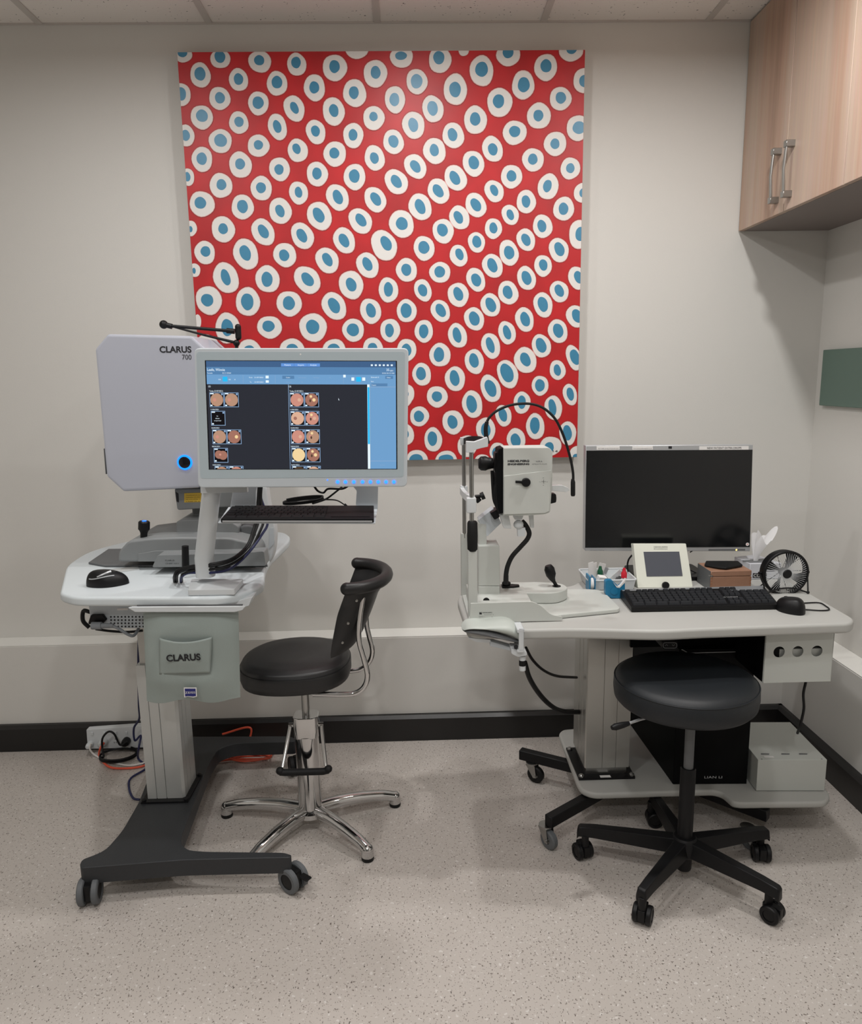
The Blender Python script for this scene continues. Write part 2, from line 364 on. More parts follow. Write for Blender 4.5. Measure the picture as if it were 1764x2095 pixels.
# painting
DOTS = """-785,2599,34,27,-786,2605,17,15,0;-654,2585,37,33,-655,2591,19,20,0;-515,2575,42,38,-517,2579,18,17,0;-385,2565,36,39,-387,2571,17,19,0;-250,2553,45,46,-251,2557,19,21,0;-170,2615,43,35,0,0,0,0,0;-106,2533,44,48,-105,2537,18,21,0;-728,2532,38,43,-729,2536,20,22,0;-594,2516,36,39,-594,2518,17,19,0;-458,2503,38,43,-458,2507,19,21,0;-325,2488,40,46,-326,2489,18,20,0;-182,2469,44,48,-185,2471,18,21,0;-799,2469,34,39,-800,2471,17,22,0;-665,2455,39,40,-664,2457,18,19,15;-528,2438,38,42,-529,2440,20,21,0;-401,2420,42,43,-400,2422,15,20,25;-260,2409,42,49,-259,2412,17,22,10;-116,2386,40,43,-117,2391,15,16,0;-733,2393,41,43,-732,2398,21,21,0;-602,2374,37,39,-601,2377,17,17,0;-464,2359,36,46,-465,2360,15,22,15;-327,2341,37,43,-328,2344,16,19,15;-192,2328,38,45,-193,2330,16,20,0;-797,2332,36,38,-795,2333,15,19,0;-672,2313,43,43,-671,2315,23,22,0;-536,2296,41,40,-536,2299,17,16,0;-395,2279,39,41,-399,2285,15,18,20;-261,2266,43,45,-263,2269,18,19,0;-117,2251,39,45,-118,2251,16,20,15;-742,2252,39,45,-743,2254,19,21,0;-605,2232,43,47,-606,2235,18,19,0;-464,2216,40,40,-466,2215,17,18,5;-328,2198,40,45,-329,2200,17,21,0;-192,2187,42,47,-193,2190,20,23,0;-797,2192,24,31,-800,2193,12,16,0;-680,2162,44,44,-678,2165,18,19,0;-534,2151,41,44,-535,2153,18,19,10;-399,2134,37,41,-399,2136,14,19,12;-257,2117,45,47,-256,2118,21,23,25;-119,2108,40,48,-117,2110,20,23,35;-753,2099,47,47,-759,2103,21,21,0;-606,2087,43,45,-606,2089,20,23,0;-469,2072,44,47,-470,2072,17,22,20;-326,2053,49,51,-329,2056,22,26,30;-176,2034,47,45,-174,2037,22,21,35;-682,2010,45,48,-682,2012,18,19,0;-536,1999,45,49,-535,2001,21,23,30;-392,1984,47,46,-394,1985,21,23,28;-238,1966,46,45,-239,1966,21,23,28;-800,2015,23,29,-801,2012,7,11,0;-755,1929,40,43,-752,1933,18,19,0;-604,1922,48,58,-606,1926,21,28,20;-460,1917,44,45,-463,1916,19,21,20;-304,1896,48,46,-303,1899,23,20,30;-154,1877,43,49,-155,1881,19,24,25;-11,2587,43,37,-13,2591,21,14,0;126,2577,43,45,122,2584,20,22,-5;211,2605,19,17,0,0,0,0,0;275,2540,45,53,275,2545,23,25,0;371,2591,45,38,370,2599,20,18,0;506,2550,43,47,507,2555,20,22,0;596,2603,45,36,598,2609,19,16,0;648,2506,44,44,646,2504,18,21,0;42,2506,40,44,41,2507,21,24,0;180,2479,45,54,179,2479,21,26,0;425,2492,43,50,427,2493,22,25,0;-38,2447,39,47,-40,2447,18,22,0;98,2415,40,48,97,2417,19,25,12;340,2435,47,52,336,2439,21,23,0;561,2446,41,42,562,2449,19,20,0;27,2361,42,49,26,2362,18,24,12;252,2377,43,51,251,2380,19,23,0;483,2389,45,47,481,2390,18,20,0;626,2347,43,46,630,2348,23,22,0;171,2325,42,45,168,2328,18,22,18;395,2333,46,43,395,2337,21,19,0;-47,2305,40,43,-47,2307,19,21,22;102,2273,43,47,101,2276,17,21,12;314,2278,40,46,315,2277,18,21,22;544,2294,43,44,543,2294,17,18,0;463,2240,42,42,462,2242,18,19,0;31,2221,45,42,31,2221,21,20,38;244,2229,42,46,245,2232,20,23,22;178,2180,46,44,175,2180,22,22,30;384,2183,41,43,384,2185,18,20,15;601,2209,38,40,601,2210,16,17,0;-40,2169,46,44,-40,2170,22,21,38;115,2135,45,43,113,2136,21,22,35;320,2133,38,40,320,2136,17,18,30;520,2147,40,48,517,2149,16,22,-12;646,2124,32,36,650,2124,14,16,0;439,2095,38,43,438,2096,16,22,10;46,2081,47,47,46,2082,22,24,25;252,2085,44,42,252,2086,21,22,35;579,2069,41,44,578,2069,18,22,0;191,2042,42,42,187,2043,18,22,30;380,2050,33,38,380,2050,15,18,25;-24,2022,48,51,-23,2023,22,23,20;501,2008,39,43,498,2009,17,22,15;130,1995,42,45,127,1999,20,23,20;317,2002,34,38,317,2004,15,20,10;638,1978,39,55,642,1979,18,25,0;439,1961,39,40,439,1961,19,21,30;254,1954,33,39,255,1956,17,22,15;-91,1947,54,53,-83,1954,22,25,28;58,1935,41,46,57,1938,21,23,20;563,1923,39,46,565,1926,21,24,25;187,1907,37,39,190,1912,19,18,25;375,1915,39,48,376,1916,20,24,20;-798,1867,24,25,-799,1865,6,11,0;-683,1838,49,58,-684,1840,18,29,15;-529,1832,47,51,-531,1831,21,27,0;-381,1827,51,52,-380,1829,25,23,40;-218,1807,48,54,-218,1808,20,25,20;-752,1758,51,54,-758,1759,23,23,0;-607,1751,48,54,-609,1751,23,31,0;-453,1742,49,49,-454,1744,23,25,0;-285,1731,51,50,-285,1733,25,26,30;-148,1711,42,48,-147,1713,19,26,15;-689,1656,48,59,-690,1658,22,32,0;-531,1657,48,44,-535,1661,23,21,0;-367,1654,55,54,-369,1656,25,27,0;-216,1642,43,45,-217,1643,23,23,20;-798,1683,13,26,0,0,0,0,0;-770,1587,46,50,-775,1585,27,25,0;-611,1567,47,49,-612,1571,21,21,0;-450,1569,48,49,-450,1571,24,24,0;-291,1564,48,48,-293,1571,25,22,0;-144,1567,41,49,-145,1571,19,23,0;-9,1858,42,44,-10,1859,19,22,15;116,1848,41,40,115,1850,20,21,0;-79,1787,39,47,-79,1789,17,27,0;51,1784,35,42,50,1784,18,22,22;251,1820,37,46,252,1819,19,24,22;314,1869,40,46,313,1871,20,25,25;442,1823,38,45,442,1824,19,26,22;504,1867,35,41,505,1870,16,21,15;637,1821,38,45,639,1824,19,21,25;184,1766,42,46,184,1769,19,25,22;373,1771,40,46,371,1773,19,24,20;306,1727,36,48,307,1728,18,28,25;567,1773,37,42,567,1776,19,22,30;-12,1710,39,45,-14,1711,21,27,0;116,1708,38,43,117,1710,19,25,28;506,1725,39,48,505,1727,20,28,20;244,1677,40,45,244,1678,21,26,22;436,1672,38,47,438,1673,19,27,18;633,1681,36,47,637,1682,21,25,30;-76,1639,39,46,-79,1639,17,25,0;52,1634,36,45,51,1634,18,26,0;180,1616,38,48,178,1618,17,29,15;369,1624,35,46,369,1625,16,27,18;564,1627,39,47,565,1629,20,27,18;307,1576,38,51,305,1579,17,30,18;501,1573,36,48,500,1575,19,29,25;-15,1565,39,44,-16,1565,19,24,0;112,1545,42,47,108,1546,20,28,0;627,1527,33,50,631,1529,20,29,22;244,1518,39,49,242,1522,19,27,15;440,1520,44,53,440,1523,22,25,25;372,1469,43,57,369,1473,26,36,22;41,1473,37,46,38,1476,19,25,8;169,1454,41,49,167,1457,19,30,10;565,1481,32,40,564,1481,14,22,12;498,1423,34,40,497,1424,19,24,0;306,1415,42,54,306,1416,23,33,22;99,1387,42,43,98,1388,20,20,0;-21,1400,34,38,-27,1400,16,18,0;615,1387,29,44,616,1389,15,25,15;428,1359,35,44,427,1361,16,26,0;235,1356,41,56,232,1357,21,34,12;551,1337,36,50,547,1339,16,32,12;29,1313,39,40,27,1313,20,22,0;356,1310,33,44,354,1313,17,26,15;159,1288,44,48,157,1289,20,26,12;481,1266,38,53,479,1270,19,33,3;287,1258,39,49,287,1256,19,28,5;81,1222,37,49,78,1226,19,28,3;406,1218,38,45,404,1214,20,26,15;609,1237,35,49,607,1239,18,30,8;214,1194,41,44,214,1194,18,24,0;17,1142,43,44,13,1145,27,22,0;131,1138,45,42,130,1145,29,18,0;542,1188,44,40,536,1183,19,21,0;333,1169,32,40,329,1166,18,21,0;273,1140,29,22,0,0,0,0,0;646,1158,28,31,644,1145,14,11,0;-24,1243,18,27,0,0,0,0,0;-750,1470,42,48,-750,1472,20,24,10;-640,1470,42,48,-640,1472,20,24,10;-530,1470,42,48,-530,1472,20,24,10;-420,1470,42,48,-420,1472,20,24,10;-310,1470,42,48,-310,1472,20,24,10;-199,1470,42,48,-199,1472,20,24,10;-89,1470,42,48,-89,1472,20,24,10;-695,1395,42,48,-695,1397,20,24,10;-585,1395,42,48,-585,1397,20,24,10;-475,1395,42,48,-475,1397,20,24,10;-365,1395,42,48,-365,1397,20,24,10;-255,1395,42,48,-255,1397,20,24,10;-144,1395,42,48,-144,1397,20,24,10;-34,1395,42,48,-34,1397,20,24,10;-750,1320,42,48,-750,1322,20,24,10;-640,1320,42,48,-640,1322,20,24,10;-530,1320,42,48,-530,1322,20,24,10;-420,1320,42,48,-420,1322,20,24,10;-310,1320,42,48,-310,1322,20,24,10;-199,1320,42,48,-199,1322,20,24,10;-89,1320,42,48,-89,1322,20,24,10;-695,1245,42,48,-695,1247,20,24,10;-585,1245,42,48,-585,1247,20,24,10;-475,1245,42,48,-475,1247,20,24,10;-365,1245,42,48,-365,1247,20,24,10;-255,1245,42,48,-255,1247,20,24,10;-144,1245,42,48,-144,1247,20,24,10;-34,1245,42,48,-34,1247,20,24,10;-750,1170,42,48,-750,1172,20,24,10;-640,1170,42,48,-640,1172,20,24,10;-530,1170,42,48,-530,1172,20,24,10;-420,1170,42,48,-420,1172,20,24,10;-310,1170,42,48,-310,1172,20,24,10;-199,1170,42,48,-199,1172,20,24,10;-89,1170,42,48,-89,1172,20,24,10"""
X0, X1, Z0, Z1, YP = -.805, .647, 1.143, 2.607, -.045
pt = thing('dot_painting', 'square red canvas painting covered in white rings with blue centres', 'painting', (-.08, -.02, Z0))
G().bb((X0, YP, Z0), (X1, -.002, Z1)).mt(1).build('canvas', [CANV], pt, bev=.002, seg=1)
def clip(P):
    for ax, lim, sg in ((0, X0+.0005, 1), (0, X1-.0005, -1), (1, Z0+.0005, 1), (1, Z1-.0005, -1)):
        out = []
        for i in range(len(P)):
            a, b = P[i-1], P[i]; ia = (a[ax]-lim)*sg >= 0; ib = (b[ax]-lim)*sg >= 0
            if ia != ib:
                t = (lim-a[ax])/(b[ax]-a[ax]); q = [a[0]+(b[0]-a[0])*t, a[1]+(b[1]-a[1])*t]; out.append(q)
            if ib: out.append(b)
        P = out
        if not P: return P
    return P
def blob(x, z, rx, rz, tilt, wob, n=22):
    ph = [random.uniform(0, 6.28) for _ in range(3)]; P = []
    # rx, rz are the half-width and half-height of the slanted oval
    t = R(tilt)
    if abs(tilt) > 1:
        c2, s2 = math.cos(t)**2, math.sin(t)**2; A, B = rx*rx, rz*rz; dt = c2*c2-s2*s2
        if tilt < 25: p = max((A*c2-B*s2)/dt, (.6*min(rx, rz))**2); q = max((B*c2-A*s2)/dt, p*1.1); a, b = math.sqrt(p), math.sqrt(q)
        else: mm = math.sqrt((A+B)/2); e = .22 if wob < .032 else .10; a, b = mm*(1-e), mm*(1+e*.9)
    else: a, b = rx, rz
    for i in range(n):
        u = 2*math.pi*i/n; k = 1+wob*(math.sin(2*u+ph[0])*.5+math.sin(3*u+ph[1])*.6+.4*math.sin(5*u+ph[2]))
        px, pz = a*math.cos(u)*k, b*math.sin(u)*k
        P.append([x+px*math.cos(t)-pz*math.sin(t)*1, z+px*math.sin(t)*1+pz*math.cos(t)])
    return clip(P)
pg = G().bb((X0, YP-.0006, Z0), (X1, YP, Z1)); lay = [[], [], [], []]
for row in DOTS.split(';'):
    x, z, a, b, bx, bz, ba, bb_, tl = [float(v)/1000 for v in row.split(',')]; tl *= 1000
    if a < .001: continue
    st = random.getstate(); lay[0].append(blob(x, z, a*1.01, b*1.01, tl, .035))
    random.setstate(st); lay[1].append(blob(x, z, a*.975, b*.975, tl, .035))
    random.setstate(st); lay[2].append(blob(x, z, a*.93, b*.93, tl, .035))
    if ba > 0: lay[3].append(blob(bx, bz, ba, bb_, tl, .03))
for k, L_ in enumerate(lay):
    pg.mt(k+1)
    for i_, P in enumerate(L_):
        y = YP-.0009-.0003*k-(i_ % 23)*.000008
        if len(P) > 2: pg.add([(q[0], y, q[1]) for q in P], [list(range(len(P)))])
merge(pg.mt(5), text('14', at(1131, 925, YP), at(1141, 925, YP), .008, None, 0, dep=.0028))
pg.build('picture', [RED, REDD, DOTP, DOTW, DOTB, INK], pt)

# power outlet on the skirting, plugs and cables
YS = -DL-TB
g = thing('power_outlet', 'white multi-socket power outlet on the black skirting at the left', 'outlet', (-1.2, YS-.02, .06))
o = G(); P = [at(a, b, YS-.03) for a, b in ((176, 1493), (300, 1484), (300, 1530), (179, 1533))]
o.prism(P, (0, .03, 0)); o.build('socket_plate', WHITE, g, bev=.004)
for x in (189, 214, 237, 259): q = at(x, 1500+(214-x)*.02, YS-.03); G().bb((q.x-.005, q.y-.004, q.z-.006), (q.x+.005, q.y+.001, q.z+.006)).build('switch', WHITE, g, bev=.001)
hl = G()
for x in (234, 238): q = at(x, 1519, YS-.03); hl.box((q.x, q.y-.0002, q.z), (.002, .0008, .006))
q = at(236, 1512, YS-.03); hl.box((q.x, q.y-.0002, q.z), (.005, .0008, .002)); hl.build('socket_slot', INK, g)
def plug(px, py, r, m, label, name='power_plug'):
    q = at(px, py, YS-.03); return tag(G().lathe([(r, 0), (r, .018), (r*.8, .03), (r*.5, .034), (0, .034)], q, (0, -1, 0)).build(name, m), label, 'plug')
plug(186, 1521, .012, WHITE, 'white plug in the first socket of the skirting outlet')
plug(213, 1517, .017, CLEAR, 'clear grey plug in the second socket of the skirting outlet')
plug(260, 1515, .016, BLACK, 'black plug in the last socket of the skirting outlet')
def cable(pts, r, m, name, label, n=7, seg=8):
    return tag(G().tube(sm(pts, n), r, seg).build(name, m), label, 'cable')
F = .006
def fz(px, py, z=F): return atZ(px, py, z)
cable([at(186, 1521, YS-.06), at(184, 1533, -.19), fz(196, 1546), fz(220, 1556), fz(262, 1566), fz(300, 1560)], .0035, CABW, 'white_cable', 'white cable running from the first socket along the floor')
cable([at(213, 1519, YS-.06), at(205, 1532, -.2), fz(204, 1548), fz(222, 1568, .009), fz(250, 1572), fz(290, 1568), fz(330, 1552), fz(420, 1560), fz(470, 1554, .01), fz(520, 1556, .01), fz(550, 1546, .01), fz(470, 1550, .02), fz(500, 1557, .02), fz(548, 1550, .02), fz(530, 1542, .025), fz(500, 1545, .02), fz(480, 1552, .022), fz(545, 1552, .022), fz(556, 1543, .02), at(560, 1530, -.17), at(510, 1530, -.15), at(512, 1489, -.14), at(455, 1502, -.14)], .0042, ORANGE, 'orange_cable', 'orange cable coiled on the floor behind the charcoal table base', 8)
def coil(x, y, z, rx, ry, turns, up, ph=0, n=14):
    return [Vector((x+rx*math.cos(ph+2*math.pi*i/n), y+ry*math.sin(ph+2*math.pi*i/n), z+up*i/n)) for i in range(int(turns*n)+1)]
q = fz(243, 1550)
cable([at(260, 1517, YS-.065), at(246, 1524, -.2), at(234, 1502, -.2), at(222, 1497, -.2), at(210, 1510, -.2), at(209, 1530, -.2), fz(212, 1548, .02)]+coil(q.x, q.y, .012, .07, .05, 1.7, .008, 3.3), .0042, BLACK, 'black_cable', 'black power cable looped up from the socket and coiled on the floor', 6)
cable([at(284, 1290, -.45), at(283, 1360, -.45), at(284, 1440, -.4), at(285, 1470, -.32), at(274, 1490, -.26), at(276, 1515, -.25), at(288, 1505, -.25), at(284, 1530, -.28), fz(283, 1552, .01), fz(300, 1570), fz(268, 1592, .01), fz(264, 1612), fz(272, 1632), fz(286, 1636)], .004, NAVY, 'navy_cable', 'dark navy cable hanging down behind the table column to the floor', 8)
# ------------------------------------------------------------------ caster helpers
def twin_caster(parent, x, y, rz, rad=.038, m=RUBW, wd=.018, hub=BLACK, top=.1, brake=False):
    """double-wheel caster; wheels turn about the local X axis"""
    M = Matrix.Translation((x, y, rad)) @ Matrix.Rotation(rz, 4, 'Z'); A = (M.to_3x3() @ Vector((1, 0, 0)))
    b = G()
    b.add(*_boxd((0, 0, .006), (.02, .05, rad*1.3)), M)
    b.cyl(M @ Vector((0, .012, .01)), M @ Vector((0, .012, top-rad)), .011, 12)
    if brake: b.add(*_boxd((0, -.05, .022), (.022, .035, .006)), M)
    cs = b.build('caster', hub, parent, bev=.003)
    for s in (-1, 1):
        c = M @ Vector((s*(.01+wd/2), 0, 0))
        G().lathe([(rad*.62, -wd/2), (rad*.9, -wd/2), (rad, -wd/2+.003), (rad, wd/2-.003), (rad*.9, wd/2), (rad*.62, wd/2), (rad*.62, -wd/2)], c, A, 28).build('wheel', m, cs)
        G().lathe([(rad*.4, -wd/2+.001), (rad*.63, -wd/2+.002), (rad*.63, wd/2-.002), (rad*.4, wd/2-.001)], c, A, 20).build('hub', hub, cs)
    return cs
def _boxd(c, d):
    g = G().box(c, d); return g.v, g.f
# ------------------------------------------------------------------ instrument table (left)
ZT = .88
t = thing('instrument_table', 'white instrument table on charcoal rolling base under the eye camera', 'table', (-.77, -.6, 0))
PX = [(122, 1213), (150, 1222), (470, 1222), (540, 1197), (542, 1166), (551, 1145), (592, 1106), (594, 1097), (583, 1089), (555, 1086), (345, 1087), (182, 1126), (136, 1156)]
P = roundpoly([atZ(a, b, ZT) for a, b in PX], [.02, .05, .06, .05, .04, .1, .04, .02, .04, .04, .1, .1, .06], 5)
G().prism(P, (0, 0, -.028)).build('tabletop', TOPW, t, bev=.009, seg=4)
BZ = .115
PX = [(163, 1768), (168, 1758), (214, 1741), (250, 1700), (284, 1641), (300, 1600), (345, 1507), (591, 1506), (606, 1511), (604, 1517), (478, 1521), (447, 1532), (428, 1562), (404, 1625), (384, 1678), (371, 1712), (371, 1726), (384, 1739), (420, 1742), (582, 1744), (597, 1749), (594, 1754), (376, 1759), (165, 1776)]
P = roundpoly([atZ(a, b, BZ) for a, b in PX], .03, 3)
G().prism(P, (0, 0, -.052)).build('base', CHAR, t, bev=.008, seg=3)
G().bb((-.905, -.722, BZ), (-.752, -.556, BZ+.006)).build('mounting_plate', BLACK, t, bev=.001)
for x, y in ((-.897, -.714), (-.76, -.714), (-.76, -.564), (-.897, -.564)): G().lathe([(.008, 0), (.008, .006), (.004, .009), (0, .009)], (x, y, BZ+.006), seg=12).build('bolt', BLACK, t)
# lifting column: grooved extrusion, front faces the room
g = G(); x0, x1, y0, y1 = -.888, -.768, -.702, -.575
pf = [(x0, y1), (x0, y0)]
for xs in (x0+.030, x0+.062): pf += [(xs-.0015, y0), (xs-.0015, y0+.004), (xs+.0015, y0+.004), (xs+.0015, y0)]
pf += [(x1-.008, y0), (x1, y0+.008)]
for ys in (y0+.04, y0+.075): pf += [(x1, ys-.0015), (x1-.004, ys-.0015), (x1-.004, ys+.0015), (x1, ys+.0015)]
pf += [(x1, y1)]
g.prism([(a, b, BZ+.006) for a, b in pf], (0, 0, .46)).build('outer_column', BRUSH, t)
G().bb((x0+.009, y0+.009, .5), (x1-.009, y1-.009, ZT-.034)).build('inner_column', ALU, t, bev=.003)
q = at(288, 1412, -.65); G().bb((q.x-.006, -.66, q.z-.022), (x0+.012, -.62, q.z+.022)).build('cable_clip', BLACK, t, bev=.002)
G().bb((-.95, -.84, ZT-.046), (-.66, -.5, ZT-.034)).build('support_plate', DGREY, t, bev=.002)
twin_caster(t, -.945, -1.03, R(8), .038, top=.068)
twin_caster(t, -.372, -1.0, R(52), .038, top=.068, brake=True)
twin_caster(t, -.46, -.36, R(20), .036, BLKM, top=.068)
twin_caster(t, -.86, -.36, R(-10), .036, BLKM, top=.068)
# pouch rail bolted under the front edge
g = G()
yb = -.975
G().prism([at(a, b, yb+.003) for a, b in ((280, 1238), (497, 1236.5), (495, 1243), (282, 1244))], (0, .004, 0)).build('rail_slot', DGREY, t)
P = [at(a, b, yb) for a, b in ((261, 1244), (270, 1241.5), (503, 1240), (497, 1249), (480, 1253), (276, 1253))]
g.prism(P, (0, .006, 0))
P = [at(a, b, yb+.03) for a, b in ((463, 1236), (518, 1220), (510, 1240), (478, 1250))]
g.prism(P, (0, .05, 0))
g.build('pouch_rail', WHITE, t, bev=.002, seg=1)
# control box slung under the table top
g = thing('control_box', 'grey perforated control box under the left end of the instrument table', 'box', (-.9, -.8, .8))
a = at(181, 1243, -.86); b = at(292, 1243, -.86); cc = at(184, 1288, -.86)
pn = G(); pn.bb((a.x, -.86, cc.z), (b.x+.12, -.70, ZT-.047)); pn.build('housing', LGREY, g, bev=.004)
hl = G()
for i in range(11):
    for j in range(4):
        q = at(227+i*7.3+(j % 2)*.5, 1262+j*6.6, -.8605)
        if q.x < -.70: hl.lathe([(.0026, 0), (.0026, .0006)], q, (0, -1, 0), 10)
hl.build('vent_holes', INK, g)
q = at(202, 1265, -.861); G().prism([q+Vector((a_, 0, b_)) for a_, b_ in ((-.026, -.008), (-.017, .014), (.017, .014), (.026, -.002), (.014, -.014), (-.026, -.014))], (0, -.012, 0)).build('power_inlet', BLACK, g, bev=.002, seg=1)
G().bb(*(at(240, 1249, -.861), at(262, 1244, -.8605))).build('sticker', PAPER, g)
G().tube(sm([at(184, 1252, -.84), at(171, 1250, -.83), at(170, 1270, -.83), at(183, 1284, -.83)], 6), .006, 8).build('conduit', BLACK, g)
h = G(); q1, q2 = at(188, 1280, -.885), at(208, 1280, -.885); h.tube([q1, q2], [.011, .011], 10); h.tube([q2, at(232, 1280, -.885)], [.008, .006], 10)
h.tube(sm([at(230, 1280, -.885), at(246, 1288, -.885), at(262, 1298, -.88), at(274, 1300, -.87), at(284, 1286, -.84)], 6), .0045, 8)
tag(h.build('power_lead', CABG), 'grey power lead with moulded plug in the perforated box under the table', 'cable')
tag(G().tube(sm([at(196, 1287, -.8), at(225, 1291, -.8), at(262, 1293, -.8), at(292, 1290, -.8)], 5), .004, 8).build('under_table_cable', BLACK), 'thin black cable sagging below the perforated control box', 'cable')

# ------------------------------------------------------------------ storage pouch
yb = -.952
bg = thing('storage_pouch', 'grey-green leatherette pouch with a front pocket hanging from the table', 'bag', (-.7, yb, .7))
C4 = [(291, 1250), (487, 1250), (491, 1432), (299, 1436)]
def q4(C4, u, v, y):
    a, b, c_, d = C4; px = (a[0]*(1-u)+b[0]*u)*(1-v)+(d[0]*(1-u)+c_[0]*u)*v; py = (a[1]*(1-u)+b[1]*u)*(1-v)+(d[1]*(1-u)+c_[1]*u)*v
    return at(px, py, y)
def sack(sgn, base):
    def f(u, v):
        e = min(1, 4*min(u, 1-u)*1.2)**.6*min(1, .25+(1-v)*3.2)**.8*min(1, .45+2.2*v)
        wv = .004*math.sin(u*9+v*5)*(v)+.003*math.sin(v*8-u*4)
        p = q4(C4, u, v+.02*math.sin(u*11)*v*v*(1 if v > .95 else 0), yb)
        p.y = base+sgn*(-.022*e+wv*e); return p
    return f
G().grid(sack(1, yb+.006), 28, 28).grid(sack(-1, yb+.006), 28, 28).build('body', BAG, bg, ang=80)
PK = [(331, 1300), (438, 1298), (434, 1371), (331, 1374)]
def pk(u, v):
    vv = v+(1-v)**3*.09*math.sin(math.pi*u); e = min(1, 3*min(u, 1-u))**.6*min(1, 2.4*(1-v)+.1)
    p = q4(PK, u, vv, yb); p.y = yb-.019-.012*e; return p
G().grid(pk, 20, 16).build('pocket', BAG, bg, ang=80, thick=.0025)
text('CLARUS', at(341, 1353, yb-.0335), at(411, 1350, yb-.0335), .019, INK, bg, bold=.035)
L_ = G(); q = at(378, 1426, yb-.026); L_.prism([at(a, b, yb-.026) for a, b in ((376, 1407), (402, 1407), (403, 1425), (396, 1427), (384, 1425), (377, 1427))], (0, .002, 0))
L_.mt(1).prism([at(a, b, yb-.0265) for a, b in ((378, 1409), (400, 1409), (401, 1424), (395, 1425), (384, 1424), (379, 1425))], (0, .001, 0))
merge(L_.mt(0), text('ZEISS', at(379, 1419, yb-.0265), at(400, 1418.5, yb-.0265), .006, None, 0)).build('logo_badge', [PAPER, ZBLUE], bg)

# ------------------------------------------------------------------ fundus camera on the table
fc = thing('fundus_camera', 'large silver-white eye camera with glowing blue ring on the instrument table', 'eye camera', (-.8, -.5, ZT))
YH = -.62
def pl(px, y): return [at(a, b, y) for a, b in px]
P = roundpoly(pl([(193, 714), (219, 683), (392, 687), (430, 722), (434, 985), (405, 999), (251, 1006), (217, 975)], YH), .007, 3)
G().prism(P, (0, .30, 0)).build('camera_head', HEADW, fc, bev=.011, seg=2)
q = at(378, 946, YH-.001)
rg = G().torus(q, .0205, .003, (0, 1, 0), 48, 8).build('light_ring', GLOWR, fc)
G().lathe([(.018, 0), (.018, .003), (.012, .005), (0, .005)], q, (0, -1, 0), 32).build('ring_button', GLASS, fc)
text('CLARUS', at(327, 721, YH), at(392, 721, YH), .0185, INK, fc, bold=.03); text('700', at(373, 735.5, YH), at(392, 735.5, YH), .0145, INK, fc)
G().prism(pl([(212, 918), (216, 970), (218, 970), (214, 918)], YH+.02), (0, .04, 0)).build('side_vent', DGREY, fc)
y = -.56
G().prism(roundpoly(pl([(356, 1000), (478, 998), (478, 1037), (362, 1044)], y), .008), (0, .2, 0)).build('scan_unit', MGREY, fc, bev=.006)
G().prism(pl([(359, 1006), (365, 1010), (366, 1028), (361, 1026)], y-.001), (0, .001, 0)).build('grip_recess', INK, fc)
sk = G().prism(pl([(377, 1009), (412, 1008), (412, 1027), (377, 1028)], y-.0008), (0, .001, 0)).mt(1)
for i in range(4): merge(sk, text('WARNING CLASS IR EYE'[i*3:i*3+9], at(381, 1014+i*4.2, y-.0008), at(409, 1013.5+i*4.2, y-.0008), .0022, None, 0))
sk.build('warning_label', [YEL, INK], fc)
# carriage
G().prism([atZ(a, b, ZT+.001) for a, b in ((181, 1154), (222, 1126), (540, 1122), (548, 1160), (215, 1160))], (0, 0, .006)).build('slide_plate', DGREY, fc, bev=.002)
y = -.66
G().prism(roundpoly(pl([(241, 1150), (242, 1129), (262, 1107), (310, 1101), (365, 1099), (470, 1100), (520, 1112), (530, 1125), (528, 1146), (500, 1150)], y), .012), (0, .26, 0)).build('carriage', MGREY, fc, bev=.008, seg=3)
G().prism(pl([(282, 1149), (282, 1133), (318, 1127), (455, 1124), (455, 1149)], y-.002), (0, .004, 0)).build('carriage_panel', MGREY, fc, bev=.001, seg=1)
G().prism(roundpoly(pl([(360, 1097), (360, 1068), (370, 1064), (430, 1062), (470, 1066), (489, 1078), (487, 1098)], -.58), .006), (0, .16, 0)).build('column_foot', MGREY, fc, bev=.006)
G().prism(roundpoly(pl([(488, 1076), (520, 1074), (530, 1098), (520, 1118), (492, 1118)], -.56), .02), (0, .05, 0)).build('drive_cover', DGREY, fc, bev=.008)
G().bb((at(392, 1050, -.5).x, -.5, ZT+.06), (at(470, 1050, -.5).x, -.38, 1.13)).build('column', MGREY, fc, bev=.01)
y = -.72
G().prism(roundpoly(pl([(311, 1161), (322, 1136), (480, 1132), (540, 1128), (544, 1158)], y), .006), (0, .06, 0)).build('front_block', MGREY, fc, bev=.005)
text('CLARUS', at(338, 1148, y), at(357, 1148, y), .0045, INK, fc); text('CE 0297 14.4 V', at(339, 1154, y), at(366, 1154, y), .004, INK, fc)
def stick(px, p0, p1, r, y, top, tw=1.3):
    a, b = at(px, p0, y), at(px+1, p1, y)
    g = G().tube([a, a.lerp(b, .45), a.lerp(b, .55), a.lerp(b, .62), a.lerp(b, .95), b], [r*.75, r*.8, r, r*tw, r*tw, r*tw*.8], 16).build('joystick', BLACK, fc)
    if top: G().lathe([(r*.5, 0), (r*.5, .001), (0, .0015)], b, (0, 0, 1), 16).build('joystick_button', GLOWB, g)
stick(294, 1110, 1066, .0135, -.62, True); 
g = G().tube([at(380, 1162, -.76), at(379, 1117, -.76)], [.011, .010], 16).build('joystick', BLACK, fc)
